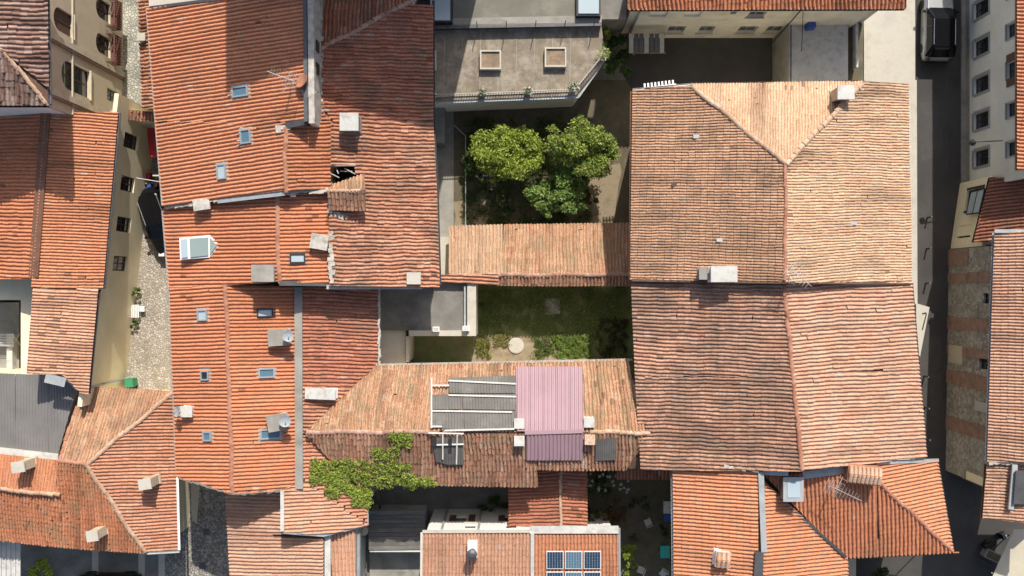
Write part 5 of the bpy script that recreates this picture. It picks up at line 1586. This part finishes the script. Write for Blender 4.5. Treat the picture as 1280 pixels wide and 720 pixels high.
def car(label, loc, rz, paint, roofmat, L=4.45, Wd=1.82, Hh=1.62, group=None):
    t = thing('parked_car', label, 'car', loc, group, rz=rz)
    h = L / 2; w = Wd / 2
    def sec(y, ww, zb, zt, r=.12):
        return [(-ww + r, y, zb), (ww - r, y, zb), (ww, y, zb + r), (ww, y, zt - r * 1.4), (ww - r * 1.3, y, zt), (-ww + r * 1.3, y, zt), (-ww, y, zt - r * 1.4), (-ww, y, zb + r)]
    body = loft([sec(-h, w * .80, .35, .78), sec(-h + .10, w * .92, .26, .92), sec(-h + .5, w * .985, .22, .98), sec(-h * .45, w, .2, .98), sec(0, w, .2, .97), sec(h * .35, w, .2, .98),
                 sec(h * .45, w * .99, .2, 1.0), sec(h - .55, w * .96, .22, .93), sec(h - .2, w * .88, .26, .82), sec(h, w * .70, .35, .66)])
    bo = body.build('body', paint, t, smooth=False)
    bo.modifiers.new('soft', 'BEVEL').width = .09; bo.modifiers['soft'].segments = 3
    # greenhouse: lower outline at z=.96, roof outline
    yb0, yb1 = -h + .12, h * .50; yr0, yr1 = -h + .62, h * .14
    def ring(y0, y1, ww, z): return [(-ww, y0 + .12, z), (-ww * .85, y0, z), (ww * .85, y0, z), (ww, y0 + .12, z), (ww, y1 - .18, z), (ww * .82, y1, z), (-ww * .82, y1, z), (-ww, y1 - .18, z)]
    gh_ = MB(); gh_.prism([Vector(p) for p in ring(yb0, yb1, w * .93, .95)], [Vector(p) for p in ring(yr0, yr1, w * .76, Hh - .05)]); go = gh_.build('windows', 'car_glass', t); bv = go.modifiers.new('soft', 'BEVEL'); bv.width = .07; bv.segments = 3
    rf = MB(); rf.prism([Vector(p) for p in ring(yr0 - .05, yr1 + .04, w * .775, Hh - .055)], [Vector(p) for p in ring(yr0 + .05, yr1 - .1, w * .70, Hh)]); ro = rf.build('roof', roofmat, t); bv = ro.modifiers.new('soft', 'BEVEL'); bv.width = .03; bv.segments = 2
    for sg in (-1, 1):
        m = MB(); m.tube((sg * w * .70, yr0 + .15, Hh + .03), (sg * w * .70, yr1 - .15, Hh + .03), .025); m.build('roof_rail', 'chrome', ro)
        m = MB(); m.bar((sg * w * .92, yb1 - .12, .97), (sg * w * .77, yr1, Hh - .05), .07, .05); m.build('pillar', roofmat, t)
        m = MB(); m.bar((sg * w * .93, yb0 + .1, .97), (sg * w * .77, yr0 + .05, Hh - .06), .12, .05); m.build('pillar', roofmat, t)
        m = MB(); m.bar((sg * w * .93, -.15, .97), (sg * w * .775, -.25, Hh - .06), .06, .03); m.build('pillar', 'car_black', t)
        m = MB(); m.box((sg * (w + .10), h * .36, 1.02), (.2, .12, .14)); m.build('mirror', 'car_black', t)
        m = MB(); m.box((sg * w * .62, h - .13, .74), (.34, .22, .12), -sg * .35); m.build('headlight', 'lamp_white', t)
        m = MB(); m.box((sg * w * .76, -h + .06, .84), (.26, .12, .2)); m.build('tail_light', 'tail_red', t)
        for y in (-h + .82, h - .82):
            m = MB(); m.lathe((sg * (w - .10), y, .33), [(.12, -.1), (.31, -.105), (.335, -.07), (.335, .07), (.31, .105), (.12, .1)], 18, Vector((1, 0, 0))); wh = m.build('wheel', 'black_rubber', t)
            m = MB(); m.lathe((sg * (w - .015), y, .33), [(.05, 0), (.2, .012), (.21, -.02)], 12, Vector((sg, 0, 0))); m.build('rim', 'chrome', wh)
    m = MB(); m.box((0, -h + .02, .5), (Wd * .78, .12, .16)); m.build('bumper', 'car_black', t)
    m = MB(); m.bar((0, yr0 - .02, Hh - .04), (0, yr0 - .14, Hh - .03), Wd * .62, .03); m.build('spoiler', roofmat, ro)
    return t
c = P(1166.5, 36, 0)
car('silver car with a black roof parked by the pale pavement', (c.x, c.y, E4), R(-1), 'car_silver', 'car_roof', L=4.35, Wd=1.84)
c = P(204, 277, 0)
car('black car parked under the orange eaves in the gravel alley', (c.x - .0, c.y, E4), R(200), 'car_black', 'car_black', L=4.3, Wd=1.75, Hh=1.45)
c = P(141, 731, 0)
car('black car on the dark paving beside the hipped house', (c.x, c.y, E4), R(90), 'car_black', 'car_black', L=4.0, Wd=1.75, Hh=1.45)

# scooter at the lower right
def scooter(px, py, rz):
    b = P(px, py, 0)
    t = thing('motor_scooter', 'dark motor scooter parked beside the beige awning', 'scooter', (b.x, b.y, E4), rz=rz)
    for y in (-.62, .62):
        m = MB(); m.lathe((0, y, .25), [(.1, -.05), (.22, -.05), (.25, 0), (.22, .05), (.1, .05)], 14, Vector((1, 0, 0))); m.build('wheel', 'black_rubber', t)
    loft([[(-.12, -.85, .5), (.12, -.85, .5), (.12, -.85, .7), (-.12, -.85, .7)], [(-.2, -.5, .3), (.2, -.5, .3), (.18, -.5, .8), (-.18, -.5, .8)], [(-.16, -.05, .28), (.16, -.05, .28), (.13, -.05, .74), (-.13, -.05, .74)]]).build('body', 'car_black', t)
    MB().box((0, .15, .28), (.34, .5, .08)).build('footboard', 'frame_dark', t)
    loft([[(-.2, .38, .28), (.2, .38, .28), (.2, .44, .28), (-.2, .44, .28)], [(-.16, .48, .95), (.16, .48, .95), (.12, .58, .9), (-.12, .58, .9)]]).build('leg_shield', 'car_black', t)
    m = MB(); m.tube((-.34, .42, 1.02), (.34, .42, 1.02), .025); m.build('handlebar', 'chrome', t)
    m = MB(); m.lathe((0, .56, .92), [(.09, 0), (.09, .06), (.04, .08)], 12, Vector((0, 1, 0))); m.build('headlight', 'lamp_white', t)
    loft([[(-.14, -.8, .72), (.14, -.8, .72), (.12, -.8, .8), (-.12, -.8, .8)], [(-.15, -.1, .74), (.15, -.1, .74), (.12, -.1, .82), (-.12, -.1, .82)]]).build('seat', 'black_rubber', t)
scooter(1238, 672, R(-60))

# awning terrace at the lower right
t = thing('beige_awning', 'beige canvas awning on posts in the street corner', 'awning', P(1275, 700, 0))
mb = MB(); q = [P(1267, 662, 2.7), P(1330, 660, 2.9), P(1330, 760, 2.9), P(1240, 722, 2.5)]
mb.prism([p - Vector((0, 0, .04)) for p in ccw(q)], ccw(q)); mb.build('canvas', 'canvas', t)
for x, y in ((1262, 668), (1240, 716), (1310, 668)):
    mb = MB(); mb.tube(P(x, y, 0), P(x, y, 2.5), .04); mb.build('post', 'frame_grey', t)
t = thing('barrier_rail', 'black metal barrier with two rails near the beige awning', 'barrier', P(1235, 706, 0))
for dz in (.5, .9):
    mb = MB(); mb.tube(P(1222, 698, dz), P(1262, 724, dz), .035); mb.build('rail', 'frame_dark', t)
for x, y in ((1224, 699), (1242, 711), (1260, 722)):
    mb = MB(); mb.tube(P(x, y, 0), P(x, y, .95), .03); mb.build('post', 'frame_dark', t)
t = thing('planter_box', 'grey rectangular street planter beside the barrier', 'planter', P(1236, 692, 0))
MB().box(P(1236, 692, 0) + Vector((0, 0, .3)), (1.0, .55, .6), R(-25), 1.05).build('box', 'concrete', t)
MB().box(P(1236, 692, 0) + Vector((0, 0, .6)), (.85, .42, .03), R(-25)).build('soil', 'soil', t)
# bollards
for k, (x, y) in enumerate(((1159, 272), (1158, 311), (1157, 354), (1155, 470), (1156, 509), (1157, 548))):
    b = P(x, y, 0)
    t = thing('bollard', ('slim dark bollard in the street beside the pale hipped building, north of the cream ramp' if k < 3 else 'slim dark bollard in the street beside the broad striped house, south of the cream ramp'), 'bollard', b, 'bollards along the street')
    mb = MB(); mb.lathe(b, [(.05, 0), (.05, .62), (.04, .66)], 10); mb.build('post', 'frame_dark', t)
    mb = MB(); mb.lathe(b + Vector((0, 0, .66)), [(.05, 0), (.06, .04), (.02, .08)], 10); mb.build('cap', 'chrome', t)
mb = MB(); mb.prism(ccw([P(1145, 379, 0), P(1162, 384, 0), P(1150, 446, 0), P(1146, 440, 0)]), ccw([P(1145, 379, .7), P(1162, 384, .7), P(1150, 446, .7), P(1146, 440, .7)]))
t = thing('entrance_ramp', 'cream wedge-shaped entrance ramp jutting into the street', 'ramp', P(1150, 410, 0))
mb.build('cheek_wall', 'concrete_pale', t)
mb = MB(); mb.bar(P(1158, 392, .72), P(1153, 412, .72), .06, .04); mb.bar(P(1153, 392, .72), P(1158, 391, .72), .06, .04); mb.build('handrail', 'frame_dark', t)
# faint worn line on the street
for y0, y1 in ((84, 118), (124, 150), (163, 214)):
    mb = MB(); mb.poly([P(1182, y0, 2 * E4), P(1183.4, y0, 2 * E4), P(1183.9, y1, 2 * E4), P(1182.6, y1, 2 * E4)][::-1]); mb.build('road_marking', 'asphalt_worn', kind='structure')

# ================================================================== ALLEY THINGS
t = thing('garden_bench', 'white slatted metal bench by the cream wall', 'bench', P(170, 389, 0))
mb = MB(); c = P(169, 389, .45)
for k in range(5): mb.box(c + Vector((-.2 + k * .1, 0, 0)), (.07, .8, .025))
mb.build('seat', 'white_paint', t)
mb = MB()
for x, y in ((-.22, -.36), (.22, -.36), (-.22, .36), (.22, .36)): mb.tube(c + Vector((x, y, 0)), c + Vector((x, y, -.45)), .02)
mb.build('legs', 'white_paint', t)
mb = MB()
for k in range(6): mb.tube(c + Vector((-.27, -.36 + k * .144, 0)), c + Vector((-.36, -.36 + k * .144, .45)), .018)
mb.tube(c + Vector((-.36, -.38, .45)), c + Vector((-.36, .38, .45)), .025); mb.build('backrest', 'white_paint', t)
t = thing('folding_stool', 'small white folding stool beside the white garden bench', 'stool', P(177, 387, 0))
c = P(177.5, 386, .4); mb = MB(); mb.box(c, (.3, .34, .025)); mb.build('seat', 'white_paint', t)
mb = MB()
for s_ in (-1, 1): mb.tube(c + Vector((-.16, s_ * .15, 0)), c + Vector((.16, s_ * .15, -.4)), .015); mb.tube(c + Vector((.16, s_ * .15, 0)), c + Vector((-.16, s_ * .15, -.4)), .015)
mb.build('legs', 'white_paint', t)
tree('potted_shrub', 'small leafy shrub against the cream wall above the white bench', 'shrub', 173, 367, .8, .4, .4, 350, .08, GREEN, 21, 8)
tree('potted_shrub', 'low dry shrub against the cream wall below the white bench', 'shrub', 172, 404, .6, .3, .4, 220, .07, DGREEN, 22, 6)
t = thing('waste_bin', 'green wheeled bin at the lower end of the gravel alley', 'bin', P(168, 477, 0))
c = P(168, 477, 0)
MB().box(c + Vector((0, 0, .42)), (.42, .46, .84), .1, 1.15).build('body', 'green_plastic', t)
MB().box(c + Vector((0, 0, .88)), (.52, .58, .07), .1, .9).build('lid', 'green_plastic', t)
m = MB(); m.tube(c + Vector((-.2, -.32, .84)), c + Vector((.2, -.32, .84)), .02); m.build('handle', 'black_rubber', t)
for sx in (-.2, .2):
    m = MB(); m.lathe(c + Vector((sx, -.26, .1)), [(.03, -.03), (.1, -.03), (.1, .03), (.03, .03)], 10, Vector((1, 0, 0))); m.build('wheel', 'black_rubber', t)
t = thing('cloth_awning', 'dark red cloth awning in the shaded end of the alley', 'awning', P(192, 180, 0))
mb = MB(); mb.prism(ccw([P(184, 160, 2.3), P(204, 160, 2.3), P(204, 196, 2.3), P(186, 196, 2.3)]), ccw([P(184, 160, 2.36), P(204, 160, 2.36), P(204, 196, 2.36), P(186, 196, 2.36)])); mb.build('cloth', 'red_cloth', t)
for x, y in ((186, 161), (187, 195), (203, 195)):
    mb = MB(); mb.tube(P(x, y, 0), P(x, y, 2.3), .03); mb.build('post', 'frame_dark', t)
for k, (x, y, cm, lb) in enumerate(((189, 221, 'red_cloth', 'red shopping sack hanging on the alley line'), (185, 233, 'yellow_plastic', 'yellow crate under the washing line in the alley'), (190, 234, 'blue_plastic', 'blue crate beside the yellow one in the alley'))):
    o = MB().box(P(x, y, 0) + Vector((0, 0, .35)), (.42, .3, .7), .1, .9); tag(o.build('storage_crate', cm), lb, 'crate')
t = thing('washing_line', 'thin washing line stretched across the alley beside the black car', 'line', P(185, 227, 0))
mb = MB(); mb.tube(P(168, 222, 2.0), P(204, 228, 2.0), .02); mb.build('cord', 'white_paint', t)
mb = MB(); mb.tube(P(203, 228, 0), P(203, 228, 2.0), .03); mb.build('post', 'frame_dark', t)
mb = MB(); mb.box(P(198, 220, 1.7), (.5, .08, .55)); mb.build('hung_cloth', 'concrete_white', t)

# lower-left courtyard bits
for x in (118, 176, 201):
    struct('paving_strip', [(x - 3, 682), (x + 5, 682), (x + 5, 760), (x - 3, 760)], 2 * E4, 'concrete_pale')
t = thing('glass_canopy', 'pale ribbed canopy roof at the edge of the dark paving', 'canopy', P(10, 700, 0))
for k in range(6):
    mb = MB(); q = [P(-10 + k * 6, 677, 2.8), P(-4.6 + k * 6, 677, 2.8), P(-4.6 + k * 6, 770, 2.6), P(-10 + k * 6, 770, 2.6)]
    q = ccw(q); mb.prism([p - Vector((0, 0, .04)) for p in q], q); mb.build('panel', 'concrete_white', t)
mb = MB(); mb.tube(P(24, 690, 0), P(24, 690, 2.7), .05); mb.tube(P(24, 760, 0), P(24, 760, 2.6), .05); mb.build('posts', 'white_paint', t)
tree('palm_shrub', 'bright green shrub growing beside the pale ribbed canopy', 'shrub', 60, 706, 1.6, .8, .9, 900, .14, YGREEN, 31, 14)
# manhole covers in pebbled alley
for x, y, lb in ((258, 665, 'square dark manhole cover in the shaded part of the pebbled alley'), (253, 707, 'square dark manhole cover in the sunlit part of the pebbled alley')):
    mb = MB(); mb.box(P(x, y, 0) + Vector((0, 0, .008)), (.42, .42, .012)); tag(mb.build('manhole_cover', 'zinc_dark'), lb, 'manhole', 'manhole covers in the alley')
struct('paving_strip', [(238, 590), (251, 590), (246, 655), (240, 650)], 2 * E4, 'concrete_pale')

# ================================================================== GARDEN
tree('garden_tree', 'yellow-green bushy tree beside the garden path under the flat annex', 'tree', 633, 200, 4.6, 2.15, 1.65, 12500, .09, YGREEN + [(.30, .38, .05), (.14, .21, .03)], 41, 74, 'trees in the walled garden')
tree('garden_tree', 'broad light green tree with brownish tips near the hipped building', 'tree', 722, 198, 4.9, 2.3, 1.85, 13500, .09, YGREEN + GREEN + [(.40, .36, .16), (.30, .38, .10), (.14, .20, .04)], 42, 80, 'trees in the walled garden')
tree('garden_tree', 'feathery green shrub tree with a pale centre above the long shed roof', 'tree', 695, 246, 3.6, 1.85, 1.5, 9500, .10, [(.20, .31, .07), (.23, .33, .07), (.34, .42, .15), (.12, .20, .045)], 43, 60, 'trees in the walled garden')
tree('garden_shrub', 'dark shrub at the side of the yellow-green tree by the path', 'shrub', 597, 205, 2.2, .9, 1.1, 1500, .11, DGREEN, 44, 14)
tree('garden_shrub', 'small rounded clipped shrub below the yellow-green tree', 'shrub', 630, 258, 1.2, .75, .65, 1400, .07, [(.09, .13, .05), (.12, .16, .07), (.06, .10, .03)], 45, 12)
tree('garden_shrub', 'brownish shrub at the foot of the feathery shrub tree', 'shrub', 727, 250, 1.8, .8, .7, 1100, .10, [(.12, .13, .05), (.16, .15, .06), (.07, .09, .03)], 46, 12)
tree('climbing_shrub', 'dark climbing shrub filling the corner of the shaded yard', 'shrub', 770, 78, 2.4, 1.2, 1.3, 2200, .13, DGREEN, 47, 16)
tree('climbing_shrub', 'bright green climber in the gap beside the flat annex', 'shrub', 749, 50, 3.6, .45, 1.2, 800, .12, YGREEN, 48, 12)
gd = []
r = random.Random(5)
for k in range(230):
    x = r.uniform(583, 735); y = r.uniform(148, 288); gd.append((P(x, y, .12), (.4, .4, .15)))
o = link('undergrowth', leaf_mesh('undergrowth', gd, 11000, .075, DGREEN + [(.09, .12, .03)], 51), kind='stuff'); o['label'] = 'dark undergrowth covering the walled garden soil'; o['category'] = 'undergrowth'
# pipe rail
t = thing('garden_railing', 'thin metal railing along the garden path', 'railing', P(582, 200, 0))
mb = MB(); mb.tube(P(567, 156, .9), P(582, 170, .9), .03); mb.tube(P(582, 170, .9), P(582, 285, .9), .03); mb.build('rail', 'frame_grey', t)
mb = MB()
for y in (170, 200, 230, 258, 284): mb.tube(P(582, y, 0), P(582, y, .9), .025)
mb.build('posts', 'frame_grey', t)

# overgrown court
gr = []
for k in range(520):
    x = r.uniform(600, 786); y = r.uniform(360, 447)
    if y > 420 and x < 705 and r.random() < .75: continue
    if math.hypot(x - 645, y - 432) < 22: continue
    gr.append((P(x, y, .06), (r.uniform(.2, .5),) * 2 + (.06,)))
o = link('court_grass', leaf_mesh('court_grass', gr, 30000, .05, [(.19, .28, .07), (.23, .32, .08), (.30, .30, .13)], 61), kind='stuff'); o['label'] = 'patchy green grass of the overgrown court'; o['category'] = 'grass'
def patch(name, label, x0, x1, y0, y1, n, cols, seed, h=.3, cnt=14, size=.055, cat='plants'):
    rr = random.Random(seed); t = thing(name, label, cat, P((x0 + x1) / 2, (y0 + y1) / 2, 0))
    cl = [(P(rr.uniform(x0, x1), rr.uniform(y0, y1), h * rr.uniform(.2, .7)), (rr.uniform(.08, .2), rr.uniform(.08, .2), h * rr.uniform(.15, .4))) for k in range(cnt * 4)]
    link('foliage', leaf_mesh('foliage', cl, int(n * 1.6), size, cols, seed), t)
patch('flowering_weeds', 'yellow-green weeds in front of the white terrace parapet', 596, 612, 424, 446, 900, [(.30, .28, .07), (.26, .26, .08), (.18, .22, .05)], 62)
patch('flowering_weeds', 'pale yellow weeds between the terrace and the round stone', 618, 637, 419, 432, 600, [(.36, .32, .12), (.28, .27, .09)], 63)
patch('leafy_bed', 'bright green leafy bed in the sunny strip of the court', 692, 738, 420, 447, 1500, [(.22, .31, .06), (.25, .35, .07), (.14, .24, .04)], 64, .4, 20)
patch('leafy_bed', 'small green clump on the dry soil next to the round stone', 666, 690, 424, 444, 700, [(.16, .20, .05), (.10, .15, .04)], 65, .25, 8)
patch('dry_bramble', 'brownish bramble patch in the shaded corner below the broad house', 745, 785, 400, 446, 1500, [(.12, .09, .05), (.08, .07, .04), (.06, .08, .03)], 66, .4, 16)
mb = MB(); mb.lathe(P(645, 432, 0), [(.5, 0), (.5, .09), (.44, .12), (.1, .12)], 24); tag(mb.build('round_stone', 'concrete_pale'), 'round pale stone well cover in the sunny strip of the court', 'well cover')
mb = MB(); mb.box(P(690, 383, 0) + Vector((0, 0, .04)), (.95, 1.0, .08), .05); tag(mb.build('stone_slab', 'concrete'), 'square stone slab lying in the shaded court grass', 'slab')

# vine over the central roof
vn = thing('climbing_vine', 'bright green vine spilling over the tiles of the central house', 'vine', P(440, 605, 6.2))
cl = []; rr = random.Random(9)
def onroof(x, y):
    try: return roof_at(x, y)[0].z
    except ValueError: return 6.3
for x0, x1, y0, y1, n_ in ((390, 458, 576, 602, 30), (408, 460, 590, 620, 30), (440, 464, 612, 634, 10), (462, 500, 560, 600, 14), (488, 512, 542, 556, 8), (478, 515, 580, 604, 12), (455, 545, 598, 608, 18)):
    for k in range(n_ * 4):
        x = rr.uniform(x0, x1); y = rr.uniform(y0, y1)
        cl.append((P(x, y, onroof(x, y) + .2), (rr.uniform(.07, .26), rr.uniform(.07, .26), rr.uniform(.06, .18))))
link('foliage', leaf_mesh('foliage', cl, 21000, .066, YGREEN + YGREEN + GREEN + [(.28, .38, .05), (.42, .38, .12)], 71, .6), vn)
mb = MB()
mb.tube(P(476, 640, 0), P(470, 607, 6.3), .07, .04)
for a, b in (((470, 607), (430, 590)), ((470, 607), (500, 575)), ((500, 575), (500, 548)), ((470, 606), (540, 604)), ((430, 590), (400, 585))):
    mb.tube(P(*a, onroof(*a) + .12), P(*b, onroof(*b) + .12), .04, .02, 6)
mb.build('stem', 'bark', vn)

# flower garden beside the lower houses
tree('flower_bush', 'dark bush dotted with white blossoms under the tiled eaves', 'bush', 752, 603, 1.8, 1.3, .8, 1500, .09, DGREEN + [(.02, .045, .015)], 81, 14)
fl_ = [(P(rr.uniform(732, 786), rr.uniform(592, 616), 1.9), (.08, .08, .06)) for k in range(26)]
fb_ = thing('white_blossoms', 'scattered white blossoms on the dark bush under the eaves', 'flowers', P(755, 603, 1.5))
link('foliage', leaf_mesh('foliage', fl_, 520, .05, [(.7, .7, .66), (.6, .6, .55)], 82, .8), fb_)
tree('garden_shrub', 'reddish-leaved shrub beside the small dark red shed roof', 'shrub', 763, 634, 2.2, .9, .9, 1700, .10, [(.22, .10, .06), (.16, .09, .05), (.10, .12, .04)], 83, 14)
tree('garden_shrub', 'olive green shrub leaning on the small dark red shed roof', 'shrub', 736, 636, 2.8, .75, .8, 1300, .10, [(.14, .15, .04), (.10, .13, .03)], 84, 12)
tree('garden_shrub', 'glossy green shrub in front of the white parapet of the solar house', 'shrub', 758, 652, 1.8, 1.0, .55, 1300, .10, GREEN, 85, 12)
tree('garden_shrub', 'vivid green leafy plant against the gutter of the solar house', 'shrub', 783, 684, 1.5, .5, .6, 900, .12, YGREEN, 86, 10)
tree('garden_shrub', 'yellowish leafy plant at the lower end of the solar house gutter', 'shrub', 785, 707, 1.4, .5, .7, 800, .11, YGREEN + GREEN, 87, 10)
tree('garden_shrub', 'grey-green low plant in the middle of the flower garden', 'shrub', 797, 628, .8, .7, .6, 700, .09, [(.10, .12, .08), (.14, .16, .11)], 88, 10)
tree('garden_shrub', 'small olive plant beside the teal table', 'shrub', 828, 662, .9, .5, .5, 420, .09, [(.14, .14, .07), (.08, .10, .04)], 89, 8)
tree('garden_shrub', 'pale leaved plant next to the vivid green leafy plant', 'shrub', 792, 668, .9, .4, .35, 360, .09, [(.18, .18, .07), (.12, .14, .05)], 90, 8)
def table(px, py, w, d, h, mat, label, name='garden_table'):
    b = P(px, py, 0); t = thing(name, label, 'table', b)
    MB().box(b + Vector((0, 0, h)), (w, d, .05)).build('top', mat, t)
    for x in (-1, 1):
        for y in (-1, 1):
            m = MB(); m.tube(b + Vector((x * (w / 2 - .06), y * (d / 2 - .06), 0)), b + Vector((x * (w / 2 - .06), y * (d / 2 - .06), h - .02)), .025); m.build('leg', mat, t)
table(829, 686, .58, .75, .72, 'teal_plastic', 'teal plastic garden table at the foot of the orange wing')
table(833, 631, .6, .75, .72, 'concrete_white', 'pale garden table by the orange wing wall')
table(834, 645, .55, .45, .5, 'blue_plastic', 'low blue garden table below the pale one')
def gchair(px, py, rz, label):
    b = P(px, py, 0); t = thing('garden_chair', label, 'chair', (b.x, b.y, E4), 'plastic chairs in the flower garden', rz=rz)
    MB().box((0, 0, .42), (.42, .42, .04)).build('seat', 'concrete_white', t)
    MB().obox((0, -.22, .66), (.2, 0, 0), (0, .02, -.01), (0, .06, .22)).build('backrest', 'concrete_white', t)
    for x in (-1, 1):
        for y in (-1, 1):
            m = MB(); m.tube((x * .18, y * .18, 0), (x * .18, y * .18, .42), .02); m.build('leg', 'concrete_white', t)
gchair(809, 651, .4, 'lone pale plastic chair standing in the middle of the flower garden')
gchair(828, 714, 2.5, 'pale plastic chair just below the teal table')
gchair(800, 710, 1.2, 'small pale plastic chair between the yellowish plant and the teal table')
# bottom right planting under the corner house
tree('street_shrub', 'grey-green shrub beneath the eaves of the corner house', 'shrub', 1098, 712, 2.4, .9, .8, 1500, .11, [(.10, .12, .05), (.14, .15, .07)], 91, 12)
t = thing('flag_pole', 'thin white pole standing in the street below the corner house', 'pole', P(1148, 700, 0))
mb = MB(); mb.tube(P(1148, 690, 0), P(1148, 690, 3.2), .03); mb.build('pole', 'white_paint', t)
mb = MB(); mb.lathe(P(1148, 690, 0), [(.15, 0), (.15, .05), (.05, .12)], 12); mb.build('base', 'concrete', t)
tree('courtyard_shrub', 'dark leafy climber in the shaded courtyard under the mossy eaves', 'shrub', 612, 625, 1.2, 1.2, .5, 900, .09, DGREEN, 93, 12)
o = slab(1040, 690, 1070, 790, 0.9, 'low_wall', 'plaster_beige', None); tag(o, 'low beige wall in the shade under the corner house', 'wall')
